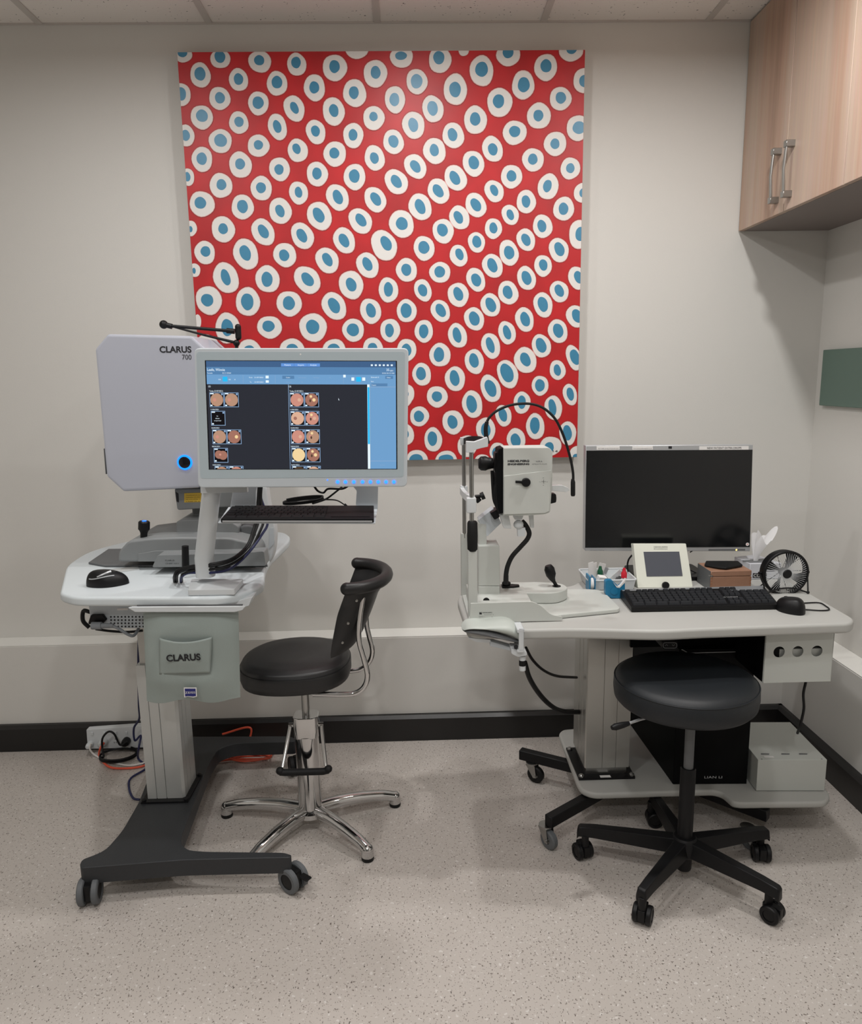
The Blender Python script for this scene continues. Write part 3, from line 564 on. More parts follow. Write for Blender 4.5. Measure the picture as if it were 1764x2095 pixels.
# chin-rest upright on the patient side
P = sm([at(545, 1162, -.56), at(530, 1138, -.56), at(522, 1095, -.56), at(518, 1060, -.56), at(515, 995, -.56)], 4)
Q = sm([at(545, 995, -.56), at(552, 1040, -.56), at(562, 1075, -.56), at(563, 1110, -.56), at(558, 1140, -.56), at(548, 1158, -.56)], 4)
G().prism(P+Q, (0, .05, 0)).build('chin_rest_upright', WHITE, fc, bev=.006, seg=3)
G().prism(pl([(552, 1080), (560, 1080), (561, 1112), (550, 1124)], -.561), (0, .002, 0)).build('upright_inlay', LGREY, fc)
# fixation arms on top
y = -.40
a = thing('fixation_light_arm', 'thin black jointed fixation arms above the eye camera', 'lamp arm', at(487, 700, y))
G().sph(at(335, 664, y), .014).build('joint', BLACK, a); G().tube([at(340, 665, y), at(352, 668, y)], .009).tube([at(350, 667, y), at(470, 677, y)], .0055).tube([at(464, 676.5, y), at(480, 678, y)], .009).build('upper_arm', BLACK, a)
G().cyl(at(487, 669, y), at(488, 690, y), .010).sph(at(487, 669, y), .010).sph(at(488, 690, y), .010).build('joint', BLACK, a)
G().tube([at(352, 668, y), at(420, 686, y), at(478, 700, y)], [.003, .004, .005]).sph(at(484, 702, y), .011).build('lower_arm', BLACK, a)
G().tube([at(484, 702, y), at(484, 745, y), at(440, 760, y+.02)], .006).build('mount', BLACK, a)

# ------------------------------------------------------------------ touch monitor on its arm
YM = -1.03
tm = thing('touch_monitor', 'pale grey touch monitor showing retina photographs with lit blue buttons', 'monitor', (-.42, -.86, ZT))
P = roundpoly(pl([(397, 712), (836, 712), (833, 996), (405, 998)], YM), .014, 5)
G().prism(P, (0, .042, 0)).build('monitor_case', LGREY, tm, bev=.004, seg=2)
P = roundpoly(pl([(402, 720), (829, 720), (826, 976), (410, 979)], YM-.0008), .008, 4)
bz = G().prism(P, (0, .001, 0)).build('bezel', BEZEL, tm)
sx = [(421.5, 738.5), (810, 739.5), (811, 959), (429.5, 959.5)]
def S(u, v, k=1): return q4(sx, u, v, YM-.0009-.00012*k)
g = G(); MS = [S_BG, S_HD, S_HM, S_HL, S_BT, S_CY, S_W, S_LN, S_K]+S_F+[GLASS]
def rc(u0, v0, u1, v1, m, k=1): g.mt(m).add([S(u0, v0, k), S(u1, v0, k), S(u1, v1, k), S(u0, v1, k)], [(0, 1, 2, 3)])
def disc(u, v, r, m, k, sx_=1.0, n=18, clipv=9):
    P = []
    for i in range(n):
        a_ = 2*math.pi*i/n; P.append(S(u+r*math.cos(a_)*sx_, min(clipv, v+r*1.77*math.sin(a_)), k))
    g.mt(m).add(P, [list(range(n))])
g.mt(15).add([S(-.006, -.006, 0), S(1.006, -.006, 0), S(1.006, 1.006, 0), S(-.006, 1.006, 0)], [(0, 1, 2, 3)])
rc(0, 0, 1, 1, 0); rc(0, 0, 1, .055, 1, 2); rc(0, .055, 1, .125, 2, 2); rc(0, .125, .868, .215, 3, 2)
rc(.862, .125, 1, 1, 3, 2); rc(.866, .24, .998, .925, 2 if False else 3, 3); rc(.862, .235, 1, .24, 7, 4); rc(.862, .925, 1, .93, 7, 4)
rc(.395, .02, .6, .05, 4, 3)
for u in (.463, .531): rc(u, .02, u+.001, .05, 1, 4)
rc(.848, .215, .861, 1, 6, 3); rc(.849, .24, .860, .77, 5, 4); rc(.430, .215, .4325, 1, 7, 3)
rc(.085, .145, .11, .19, 5, 4); rc(.79, .145, .815, .19, 5, 4); rc(.765, .15, .78, .18, 6, 4); rc(.822, .15, .838, .18, 6, 4)
for u in (.192, .362, .722): rc(u, .13, u+.0015, .205, 7, 3)
rc(.312, .135, .328, .16, 6, 4); rc(.312, .178, .328, .2, 6, 4); rc(.722, .125, .735, .15, 6, 4); rc(.40, .135, .463, .165, 2, 4); rc(.944, .135, .985, .163, 2, 4); rc(.87, .205, .955, .232, 2, 4)
def th(u, v, c_, shp=0, cut=1.0):
    w_, h_ = .076, .135; v1 = min(v+h_, cut)
    rc(u, v, u+w_, v1, 7, 2); rc(u+.003, v+.005, u+w_-.003, v1-(.005 if v1 < cut else 0), 8, 3)
    if shp == 0: disc(u+w_/2, v+h_/2, .034, 9+c_, 4, clipv=cut); disc(u+w_/2+(.012 if c_ % 2 else -.012), v+h_/2, .009, 9+min(c_+1, 4), 5, clipv=cut)
    elif shp == 2: disc(u+w_*.36, v+h_*.45, .022, 9+c_, 4); disc(u+w_*.64, v+h_*.5, .024, 9+c_, 5); disc(u+w_*.45, v+h_*.45, .006, 10, 6)
    rc(u+.004, v+.006, u+.022, v+.016, 6, 7); rc(u+.062, v+.008, u+.071, v+.024, 7, 7)
    if v1-v > .1: rc(u+.004, v1-.022, u+.014, v1-.01, 6, 7)
for (u, v, cs) in ((.012, .292, (0, 0)), (.02, .635, (0, 3))):
    for i, c_ in enumerate(cs): th(u+.078*i, v, c_)
for (u, v, cs) in ((.437, .292, (1, 3)), (.438, .463, (2, 1)), (.439, .634, (1, 0)), (.440, .803, (4, 3))):
    for i, c_ in enumerate(cs): th(u+.078*i, v, c_)
    disc(u+.108, v+.075, .008, 14, 8, .6); disc(u+.112, v+.035, .007, 13, 8)
th(.016, .463, 0, 1); th(.024, .806, 3, 2)
for u, cc_ in ((.026, 0), (.104, 1), (.441, 5), (.519, 2)): th(u, .972, cc_, 0, 1.0)
def st(s, u0, u1, v, h, m=6):
    k = 9; t_ = text(s, S(u0, v, k), S(u1, v, k), h, None, 0, dep=0); g.mt(m); merge(g, t_)
st('Leefe, Winnie', .005, .098, .093, .0068); st('Female', .005, .032, .117, .003); st('ID 21129304', .085, .13, .117, .003)
for s, u in (('Patient', .413), ('Acquire', .482), ('Analyze', .548)): st(s, u, u+.034, .042, .0036)
st('35', .950, .965, .09, .006); st('years', .969, .986, .092, .003); st('DOB 29/12/1985', .928, .992, .115, .0028)
st('OS', .062, .075, .177, .003); st('OD', .116, .127, .177, .003); st('All', .146, .152, .177, .003)
st('From', .225, .242, .157, .003); st('21/07/2021', .252, .3, .157, .003); st('To', .228, .236, .2, .003); st('21/07/2021', .252, .3, .2, .003)
st('Color', .42, .442, .157, .003); st('FAF-Green', .487, .525, .157, .0026, 7); st('FAF-Blue', .565, .596, .157, .0026, 7); st('IR', .65, .656, .157, .0026, 7)
st('External', .42, .448, .2, .0026, 7); st('FA', .5, .508, .2, .0026, 7); st('ICG', .572, .584, .2, .0026, 7)
st('Selected: 0', .868, .91, .153, .003); st('Clear', .952, .974, .155, .0026); st('Sort', .868, .883, .192, .003); st('Custom', .872, .895, .226, .003); st('Review', .915, .94, .97, .0026, 7)
st('OD', .007, .02, .243, .004); st('OS', .433, .446, .243, .004)
for u in (.012, .437): st('Today (21/07/2021)', u, u+.072, .285, .0038)
for i, s in enumerate(('11/06/2021', '22/05/2021', '08/04/2021', '16/01/2021')):
    for u in (.016, .438): st(s, u, u+.042, .455+.171*i, .0032)
for i, s in enumerate(('No', 'data', 'acquired')): st(s, .05-.012*(i*.6)-.004, .058+.012*(i*.6)-.004, .515+.021*i, .0026)
for i in range(6): rc(.868+.021*i, .028, .879+.021*i, .043, 6, 4)
g.mt(6).add([S(.695, .34, 9), S(.7, .365, 9), S(.695, .36, 9)], [(0, 1, 2)])
g.build('screen', MS, tm)
bz2 = G()
for x in (691, 707, 724, 742, 758, 774, 790, 806):
    q = at(x, 986, YM-.001); b_ = G().lathe([(.0042, 0), (.0042, .0008), (.002, .0012), (0, .0012)], q, (0, -1, 0), 16).build('touch_button', GLOWB, tm)
q = at(670, 982, YM-.001); G().lathe([(.0016, 0), (0, .0008)], q, (0, -1, 0), 8).build('status_led', GLOWB, tm)
G().lathe([(.002, 0), (0, .0008)], at(615, 725, YM-.001), (0, -1, 0), 8).build('webcam', PAPER, tm)
# arm: rises from the table top and leans forward
a0, a1, a2 = at(420, 1168, -.87), at(418, 1140, -.87), at(433, 1002, -.965)
def obl(c_, hx, hy): return [c_+Vector((hx*math.cos(2*math.pi*i/20), hy*math.sin(2*math.pi*i/20), 0)) for i in range(20)]
lv = []
for c_, hx, hy in ((a0+Vector((0, 0, -.015)), .027, .03), (a1, .0265, .03), (a1.lerp(a2, .5), .0255, .026), (a2, .0245, .022)): lv.append(obl(c_, hx, hy))
g = G(); n = 20; g.add([p for l in lv for p in l], [(i*n+k, i*n+(k+1) % n, (i+1)*n+(k+1) % n, (i+1)*n+k) for i in range(3) for k in range(n)]+[list(range(n)), [3*n+k for k in range(n)]])
g.bb((a2.x-.022, a2.y-.01, a2.z-.005), (a2.x+.1, YM+.04, a2.z+.12)).build('arm', WHITE, tm)
G().prism(roundpoly([atZ(a_, b_, ZT+.018) for a_, b_ in ((386, 1200), (392, 1184), (498, 1184), (480, 1205), (384, 1207))], .006), (0, 0, -.017)).build('arm_base', WHITE, tm, bev=.004)
# keyboard tray bracket
ZK = 1.103
g = G()
k0, k1, k2, k3 = atZ(446, 1068, ZK), atZ(768, 1069, ZK), atZ(772, 1040, ZK), atZ(462, 1041, ZK)
g.prism([k0, k1, k2+Vector((0, .03, 0)), k3+Vector((0, .03, 0))], (0, 0, -.004))
g.build('keyboard_tray', LGREY, tm, bev=.0012, seg=1)
yy = -.90
G().prism(roundpoly(pl([(480, 990), (528, 990), (524, 1004), (524, 1036), (470, 1044), (474, 1020)], yy), .003), (0, .004, 0)).build('tray_hanger', LGREY, tm, bev=.001, seg=1)
G().prism(roundpoly(pl([(718, 990), (774, 990), (773, 1040), (764, 1072), (755, 1072), (757, 1038), (728, 1034), (730, 1004)], yy), .003), (0, .004, 0)).build('tray_hanger', LGREY, tm, bev=.001, seg=1)
# keyboard with touch pad
kb = thing('tray_keyboard', 'slim black keyboard with touch pad on the tray below the touch monitor', 'keyboard', (-.3, -1, ZK))
a, b, c_, d = atZ(452, 1066, ZK+.004), atZ(765, 1066, ZK+.004), atZ(765, 1037, ZK+.012), atZ(476, 1037, ZK+.012)
a.z = b.z = ZK; c_.z = d.z = ZK+.0; 
body = [a, b, c_, d]; zt = .012
g = G(); g.add([a, b, c_, d, a+Vector((0, 0, .010)), b+Vector((0, 0, .010)), c_+Vector((0, 0, .016)), d+Vector((0, 0, .016))], [(0, 3, 2, 1), (4, 5, 6, 7), (0, 1, 5, 4), (1, 2, 6, 5), (2, 3, 7, 6), (3, 0, 4, 7)]).build('body', KBM, kb, bev=.001, seg=1)
G().prism([a+Vector((.004, -.0006, .001)), b+Vector((-.004, -.0006, .001)), b+Vector((-.004, -.0006, .0055)), a+Vector((.004, -.0006, .0055))], (0, -.001, 0)).build('front_strip', SILV, kb)
def KP(u, v, h=0):
    p = a.lerp(b, u).lerp(d.lerp(c_, u), v); p.z = ZK+.010+.006*v+h; return p
g = G()
def key(f, u0, u1, v0, v1, h, ins=.12):
    du, dv = (u1-u0)*ins*.5, (v1-v0)*ins
    lo = [f(u0, v0, 0), f(u1, v0, 0), f(u1, v1, 0), f(u0, v1, 0)]; hi = [f(u0+du, v0+dv, h), f(u1-du, v0+dv, h), f(u1-du, v1-dv, h), f(u0+du, v1-dv, h)]
    g.add(lo+hi, [(4, 5, 6, 7), (0, 1, 5, 4), (1, 2, 6, 5), (2, 3, 7, 6), (3, 0, 4, 7)])
for r in range(6):
    nk = 15 if r else 9; wk = .665/nk; off = .012*(r % 3)
    for i in range(nk): key(KP, .02+wk*i+.002+(off if i else 0), .02+wk*(i+1)-.002+(off if i < nk-1 else 0), .07+r*.148, .07+r*.148+.12, .0025)
g.build('keys', KBM, kb)
g = G(); g.prism([KP(.72, .12, .0004), KP(.975, .12, .0004), KP(.975, .9, .0004), KP(.72, .9, .0004)], (0, 0, .0006)).build('touch_pad', KBM, kb)
# coiled lead behind the keyboard
q = KP(.55, 1.0); q.y += .02
pts = [at(700, 996, -.93), at(680, 1012, -.93), at(665, 1022, -.92), at(640, 1030, -.9)]+[q+Vector((-.02+.055*math.cos(2*math.pi*i/12), .012*math.sin(2*math.pi*i/12), .008+.006*math.sin(2*math.pi*i/12+1)+.004*(i // 12))) for i in range(30)]
cable(pts, .0028, BLKM, 'keyboard_lead', 'black lead bundled behind the slim keyboard on the tray', 4, 6)
cable([at(640, 990, -.96), at(650, 1004, -.95), at(662, 1008, -.94), at(672, 1000, -.95), at(700, 1000, -.95), at(716, 992, -.96)], .003, BLKM, 'looped_lead', 'short black lead looping just under the touch monitor', 6, 6)
cable([at(662, 1022, -.93), at(690, 1024, -.92), at(712, 1038, -.91), KP(.8, 1.0, .004)], .002, BLKM, 'thin_lead', 'thin black lead curving to the back edge of the slim keyboard', 6, 6)

# table cables
cs = [(0, BLACK, .0042, 'black data cable arching from the desk hole, outermost of the bundle'), (1, BLACK, .0042, 'black data cable second in the bundle arching across the white table'), (2, NAVY, .0038, 'navy blue data cable lowest in the bundle arching across the white table'), (3, BLACK, .004, 'black data cable innermost of the bundle behind the monitor arm')]
A0 = [(355, 1190), (360, 1190), (368, 1190), (364, 1189)]
for (i, m, r, l), p0 in zip(cs, A0):
    o = i*2.2; dy = .006*i
    if i == 2: pts = [atZ(370, 1192, ZT), at(372, 1180, -.864), at(388, 1172, -.872), at(430, 1172, -.89), at(470, 1164, -.87), at(505, 1135, -.82), at(535, 1095, -.76), at(548, 1065, -.72), at(532, 1010, -.7), at(538, 985, -.7)]
    else: pts = [atZ(357+5*i, 1191, ZT), at(357+5*i, 1178, -.864), at(366+4*i, 1166+2.5*i, -.87), at(395, 1158+3*i, -.878), at(435, 1154+3.5*i, -.89), at(475, 1143+3.5*i, -.87), at(505+2*i, 1117+3*i, -.80), at(518+5*i, 1085, -.76), at(524+5*i, 1062, -.74), at(528+2*i, 1020, -.72), at(530+2*i, 985, -.72)]
    cable(pts, r, m, 'data_cable', l, 7, 8)
G().lathe([(.021, 0), (.021, .0015), (0, .002)], atZ(366, 1192, ZT), seg=24).build('cable_grommet', WHITE, t)
# mouse
def mouse(px, py, z, L_, W_, H_, rz, label, m=BLACK, side=None):
    q = atZ(px, py, z); mo = thing('computer_mouse', label, 'mouse', q, rz)
    M = Matrix.Translation(q) @ Matrix.Rotation(rz, 4, 'Z')
    def f(u, v):
        a_ = 2*math.pi*u; t_ = v*math.pi/2; k = math.cos(t_)**.55; sx_ = 1+.12*math.cos(a_)**2
        x = L_/2*math.cos(a_)*k; y_ = W_/2*math.sin(a_)*k*(1-.14*math.cos(2*a_)); z_ = H_*math.sin(t_)**.9*(1-.22*(x/(L_/2))) 
        return M @ Vector((x, y_, z_+.001))
    G().grid(f, 36, 10).build('shell', m, mo, ang=70)
    if side:
        def ft(s, k): u = .60+.24*s; v = .28+.5*math.sin(math.pi*s*.5)**2*k; return f(u, v)+Vector((0, -.0004, .0012))
        G().tube(sm([ft(i/8, .55) for i in range(9)], 4), .0016, 6).tube(sm([ft(.35+.65*i/8, 1.15) for i in range(9)], 4), [.002, .0045], 6).build('silver_trim', side, mo)
    G().cyl(M @ Vector((L_*.22, -.003, H_*.76)), M @ Vector((L_*.22, .003, H_*.76)), .007, 14).build('scroll_wheel', BLKM, mo)
    return mo
mouse(221, 1196, ZT, .118, .066, .042, R(10), 'black wireless mouse with silver trim on the white instrument table', BLACK, SILV)
# tissue / swab pack beside the mouse
tag(G().prism([atZ(a_, b_, ZT) for a_, b_ in ((222, 1168), (282, 1159), (286, 1166), (232, 1174))], (0, 0, .003)).build('clear_packet', CLEAR), 'small clear packet lying behind the black mouse', 'packet')
# ------------------------------------------------------------------ chrome chair
cx, cy = -.362, -.69
ch = thing('examination_chair', 'black vinyl chair with chrome five-foot base and curved backrest', 'chair', (cx, cy, 0))
g = G()
def seat(u, v):
    a_ = 2*math.pi*u; r_ = 1.0; k = v
    prof = [(0, .604), (.55, .606), (.85, .601), (.96, .592), (1.0, .574), (1.0, .545), (.97, .528), (.9, .522), (0, .520)]
    i = min(int(k*8), 7); t_ = k*8-i; rr = prof[i][0]*(1-t_)+prof[i+1][0]*t_; z = prof[i][1]*(1-t_)+prof[i+1][1]*t_
    ax = .176 if math.cos(a_) > 0 else .175; sq = 1+.05*math.sin(2*a_)**2; dd = -.012*max(0, -math.cos(a_))*rr**3
    return Vector((cx-.026+ax*rr*math.cos(a_)*sq, cy+.015+.172*rr*math.sin(a_)*sq, z+dd*.5))
g.grid(seat, 48, 32).build('seat', VINYL, ch, ang=60)
ln = G().tube([seat(i/48, .46)+Vector((0, 0, .0005)) for i in range(49)], .0018, 6).build('seat_piping', BLACK, ch)
# backrest
cxb, cyb = -.222, -.69
def back(sg):
    def f(u, v):
        a_ = R(-88+172*u); wid = .82+.18*min(1, (v*1.6))**.7; a_ *= wid
        z = .648+.209*v+.0*abs(a_); lean = .085*v-.03
        bulge = .012*math.sin(math.pi*min(1, max(0, v)))**.5*math.sin(math.pi*u)**.4
        r_ = .118+sg*bulge+(.018*max(0, (v-.75)/.25) if 1 else 0)
        return Vector((cxb-.038+lean+r_*math.cos(a_)*.86, cyb+r_*1.12*math.sin(a_), z-.02*(1-math.cos(a_))*(1-v)))
    return f
G().grid(back(1), 32, 20).grid(back(-1), 32, 20).build('backrest', VINYL, ch, ang=70)
g = G().tube([back(0)(i/32, 1.0) for i in range(33)], .019, 12)
g.sph(back(0)(0, 1.0), .019).sph(back(0)(1, 1.0), .019).build('backrest_roll', VINYL, ch, ang=70)
for px, py in ((720, 1213), (709, 1259), (697, 1300)):
    f = back(1); G().lathe([(.0045, 0), (.0045, .002), (0, .003)], f(.12+.02*(1300-py)/90, .9-.8*(py-1200)/115)+Vector((-.002, -.001, 0)), (-.2, -1, 0), 12).build('screw', STEEL, ch)
y = -.80
G().tube(sm([at(a_, b_, y) for a_, b_ in ((640, 1420), (700, 1421), (728, 1418), (746, 1404), (752, 1380), (744, 1345), (735, 1310), (735, 1270), (746, 1200)) ], 6), .0085, 12).build('back_tube', CHROME, ch)
y = -.60
G().tube(sm([at(a_, b_, y) for a_, b_ in ((650, 1378), (715, 1373), (740, 1368), (757, 1352), (762, 1330), (755, 1300), (750, 1270), (752, 1200))], 6), .0085, 12).build('back_tube', CHROME, ch)
G().lathe([(.07, 0), (.07, .008), (.03, .012)], (cx, cy, .512), seg=24).lathe([(.028, -.03), (.04, -.012), (.04, 0)], (cx, cy, .512)).build('seat_plate', BLACK, ch)
G().cyl((cx, cy, .34), (cx, cy, .5), .0125, 20).build('piston', STEEL, ch)
pr = [(.026, 0), (.034, .004), (.034, .30), (.034, .31)]
G().lathe([(.0385, .06), (.0385, .33)], (cx, cy, 0), seg=36).build('column', CHROME, ch)
G().prism(roundpoly([(cx-.041, cy-.036, .325), (cx+.041, cy-.036, .325), (cx+.041, cy+.036, .325), (cx-.041, cy+.036, .325)], .026, 6), (0, 0, .072)).build('column_collar', CHROME, ch, bev=.003, seg=2)
G().lathe([(.039, .045), (.052, .05), (.052, .066), (.039, .074)], (cx, cy, .0), seg=36).build('base_ring', CHROME, ch)
for i in range(5):
    d = Vector(((-.658, -.622, 0), (-.086, -.588, 0), (-.164, -.876, 0), (-.515, -.909, 0), (-.40, -.40, 0))[i])-Vector((cx, cy, 0)); e = d.length/.292; d = d.normalized()*e; c0 = Vector((cx, cy, 0))
    pts = [c0+d*.03+Vector((0, 0, .062)), c0+d*.10+Vector((0, 0, .066)), c0+d*.18+Vector((0, 0, .06)), c0+d*.25+Vector((0, 0, .048)), c0+d*.292+Vector((0, 0, .034))]
    l = G().tube(sm(pts, 5), [.020]*6+[.0195]*5+[.0185]*5+[.0175]*5, 14).sph(c0+d*.292+Vector((0, 0, .034)), .0185).lathe([(.0195, .012), (.0188, .034)], c0+d*.292, seg=18).build('foot_arm', CHROME, ch)
    G().lathe([(.018, 0), (.0195, .003), (.0195, .013), (.017, .015)], c0+d*.292, seg=18).build('rubber_foot', BLKM, l)
# foot bail
y = cy-.04; zt_ = .375
for s in (-1, 1):
    G().tube([(cx+s*.034, cy-.01, zt_-.01), (cx+s*.056, cy-.01, zt_-.01)], .007).tube([(cx+s*.05, cy-.015, zt_-.012), (cx+s*.068, cy-.085, zt_-.115)], .006).build('lever_rod', CHROME, ch)
G().tube([(cx-.076, cy-.09, zt_-.128), (cx-.06, cy-.09, zt_-.13), (cx+.06, cy-.09, zt_-.13), (cx+.076, cy-.09, zt_-.126)], .011, 12).sph((cx-.076, cy-.09, zt_-.124), .0125).sph((cx+.076, cy-.09, zt_-.122), .0125).build('lever_grip', BLKM, ch)
# ------------------------------------------------------------------ workstation desk (right)
ZD = .77
dk = thing('workstation_desk', 'pale grey wheeled workstation desk with lower shelf and metal lifting column', 'desk', (.75, -.65, 0))
front = [atZ(a, b, ZD) for a, b in ((957, 1287), (1082, 1288), (1157, 1286), (1230, 1287), (1300, 1289), (1360, 1290), (1430, 1286), (1742, 1275), (1750, 1266))]
bx = 1.262
P = roundpoly([atZ(936, 1226, ZD), *front, Vector((bx, -.33, ZD)), Vector((.66, -.33, ZD)), atZ(1200, 1187, ZD)+Vector((0, .03, 0)), atZ(1168, 1199, ZD), atZ(941, 1214, ZD)], [.02]+[.02, .05, .05, .05, .05, .05, .05, .02, .035]+[.05, .05, .03, .03, .015], 4)
G().prism(P, (0, 0, -.031)).build('desktop', TOPG, dk, bev=.009, seg=4)
# column on a black plate
ZS = .135
a, b = atZ(1197, 1588, ZS+.02), atZ(1283, 1578, ZS+.02)
x0, x1, y0, y1 = a.x, b.x, (a.y+b.y)/2, (a.y+b.y)/2+.15
y0, y1 = -.675, -.50
x0, x1 = at(1198, 1500, y0).x, at(1289, 1500, y0).x
g = G(); pf = [(x0-.0, y1), (x0, y0+.004), (x0+.004, y0)]
for xs in (x0+.058, x0+.103): pf += [(xs-.0012, y0), (xs-.0012, y0+.004), (xs+.0012, y0+.004), (xs+.0012, y0)]
pf += [(x1, y0), (x1, y1)]
g.prism([(p, q, ZS+.035) for p, q in pf], (0, 0, ZD-.031-ZS-.035))
for ys in (y0+.05, y0+.1): g.bb((x0-.001, ys, ZS+.035), (x0, ys+.003, ZD-.031))
g.build('column', ALU, dk)
G().bb((x0+.006, y0+.008, ZS+.006), (x1-.006, y1-.006, ZS+.2)).build('inner_column', STEEL, dk)
G().bb((x0-.022, y0-.016, ZS), (x1+.018, y1+.016, ZS+.009)).build('column_plate', BLACK, dk, bev=.001)
for x, y in ((x0-.012, y0-.006), (x1+.008, y0-.006), (x0-.012, y1)): G().lathe([(.009, 0), (.009, .005), (.005, .009), (0, .009)], (x, y, ZS+.009), seg=14).build('bolt', STEEL, dk)
G().bb((x0+.05, y0-.0165, ZS+.009), (x0+.085, y0-.003, ZS+.0095)).build('sticker', PAPER, dk)
# shelf
PX = [(1143, 1500), (1151, 1492), (1300, 1480), (1620, 1500), (1700, 1628), (1690, 1641), (1515, 1643), (1498, 1640), (1478, 1622), (1460, 1617), (1380, 1619), (1216, 1624), (1190, 1616), (1180, 1600)]
P = roundpoly([atZ(a, b, ZS) for a, b in PX], [.02, .02, .02, .03, .02, .02, .03, .03, .03, .03, .03, .04, .03, .03], 4)
G().prism(P, (0, 0, -.022)).build('shelf', TOPG, dk, bev=.008, seg=3)
# base bars and casters
def bar(p0, p1, w_=.03, z0=.075, z1=.112, nm='base_bar'):
    p0, p1 = Vector(p0), Vector(p1); d = (p1-p0).normalized(); n_ = Vector((-d.y, d.x, 0))*w_/2
    return G().prism([p0+n_, p1+n_, p1-n_, p0-n_], (0, 0, z1-z0)).build(nm, BLACK, dk, bev=.002, seg=1)
zb = .075
e1 = atZ(1065, 1530, .115); e2 = atZ(1122, 1668, .115); e3 = atZ(1573, 1655, .115)
e4 = Vector((1.36, -.38, 0))
for e in (e1, e2, e3, e4): e.z = zb
mid = Vector((.78, -.64, zb)); m1 = Vector((.70, -.62, zb)); m2 = Vector((.90, -.66, zb))
bar(e1, m1); bar(e2, m1); bar(e3, m2); bar(e4, m2); bar(m1-Vector((.05, 0, 0)), m2+Vector((.05, 0, 0)), .06)
def fork_caster(p, rz):
    x, y = p; rad = .031
    M = Matrix.Translation((x, y, 0)) @ Matrix.Rotation(rz, 4, 'Z'); A = M.to_3x3() @ Vector((1, 0, 0)); g = G()
    g.lathe([(.02, .066), (.022, .07), (.022, .075)], M @ Vector((0, .012, 0)), seg=18)
    for s in (-1, 1): g.add(*(lambda q: (q.v, q.f))(G().prism([(s*.014, .03, .068), (s*.014, -.006, .068), (s*.014, -.012, .024), (s*.014, .0, .022)], (s*.002, 0, 0))), M)
    g.cyl(M @ Vector((-.018, -.004, rad)), M @ Vector((.018, -.004, rad)), .005, 12)
    cs = g.build('caster', STEEL, dk)
    G().lathe([(rad*.4, -.011), (rad*.85, -.011), (rad, -.007), (rad, .007), (rad*.85, .011), (rad*.4, .011), (rad*.4, -.011)], M @ Vector((0, -.004, rad)), A, 28).build('wheel', RUBW if y < -.8 else BLKM, cs)
    G().lathe([(rad*.4, -.008), (0, -.008)], M @ Vector((0, -.004, rad)), A, 20).lathe([(rad*.4, .008), (0, .008)], M @ Vector((0, -.004, rad)), A, 20).build('hub', STEEL, cs)
q = atZ(1093, 1602, 0); fork_caster((q.x+.004, q.y+.01), R(55))
q = atZ(1124, 1742, 0); fork_caster((q.x, q.y+.02), R(35))
q = atZ(1541, 1745, 0); fork_caster((q.x, q.y+.02), R(60))
fork_caster((1.34, -.39), R(50))
# modesty panel with height switch
yp = -.70
a, b = at(1291, 1311, yp), at(1569, 1304, yp)
G().bb((a.x, yp, .60), (b.x, yp+.012, ZD-.031)).build('modesty_panel', CASE, dk)
yq = -.90; sw = G().prism(roundpoly([at(a_, b_, yq) for a_, b_ in ((1355, 1313), (1387, 1313), (1387, 1328), (1355, 1328))], .008), (0, .06, 0)).build('height_switch', BLACK, dk, bev=.001)
q = G(); P = roundpoly([at(a_, b_, yq-.0005) for a_, b_ in ((1357, 1315), (1385, 1315), (1385, 1326), (1357, 1326))], .008); q.tube(P+[P[0]], .0005, 4)
for s, x in ((1, 1364), (-1, 1378)): c0 = at(x, 1320, yq-.0006); q.tube([c0+Vector((-.004, 0, -.0022*s)), c0+Vector((0, 0, .0022*s)), c0+Vector((.004, 0, -.0022*s))], .0004, 4)
q.build('switch_marking', WINK, sw)
# cable box hung under the right end
yb = -.93
g = thing('cable_box', 'cream metal box with three round holes hung under the right of the desk', 'box', (1.1, -.85, .62))
A_ = [at(a_, b_, yb) for a_, b_ in ((1568, 1308), (1710, 1302), (1697, 1393), (1566, 1397))]
# front sheet with three cut-outs: a strip mesh between the outer rectangle and each circle
zt, zb_ = ZD-.031, A_[2].z; xl, xr = A_[0].x, (A_[1].x+A_[2].x)/2
hc = [at(a_, 1333, yb) for a_ in (1594.5, 1632.5, 1671.5)]; zc = hc[1].z; rh = .0165
sh = G(); xs = [xl, (hc[0].x+hc[1].x)/2, (hc[1].x+hc[2].x)/2, hc[2].x+.024, xr]; nn = 32
for y_ in (yb, yb+.0015):
    for i in range(3):
        c0 = hc[i].x; l_, r_, b_, t_ = xs[i], xs[i+1], zc-.028, min(zc+.026, zt); ring = []; sq = []
        for k in range(nn):
            u = 2*math.pi*(k+.5)/nn; cu_, su = math.cos(u), math.sin(u); ring.append((c0+rh*cu_, y_, zc+rh*su))
            s = min((r_-c0)/cu_ if cu_ > 1e-6 else 9, (l_-c0)/cu_ if cu_ < -1e-6 else 9, (t_-zc)/su if su > 1e-6 else 9, (b_-zc)/su if su < -1e-6 else 9); sq.append((c0+s*cu_, y_, zc+s*su))
        for cx_, cz_ in ((l_, b_), (r_, b_), (l_, t_), (r_, t_)):
            kk = min(range(nn), key=lambda k: (sq[k][0]-cx_)**2+(sq[k][2]-cz_)**2); sq[kk] = (cx_, y_, cz_)
        sh.add(ring+sq, [(k, (k+1) % nn, nn+(k+1) % nn, nn+k) for k in range(nn)])
sh.bb((xl, yb, zb_), (xr, yb+.0015, zc-.028)).bb((xs[3], yb, zc-.028), (xr, yb+.0015, zt)).bb((xl, yb, min(zc+.026, zt-.001)), (xs[3], yb+.0015, zt))
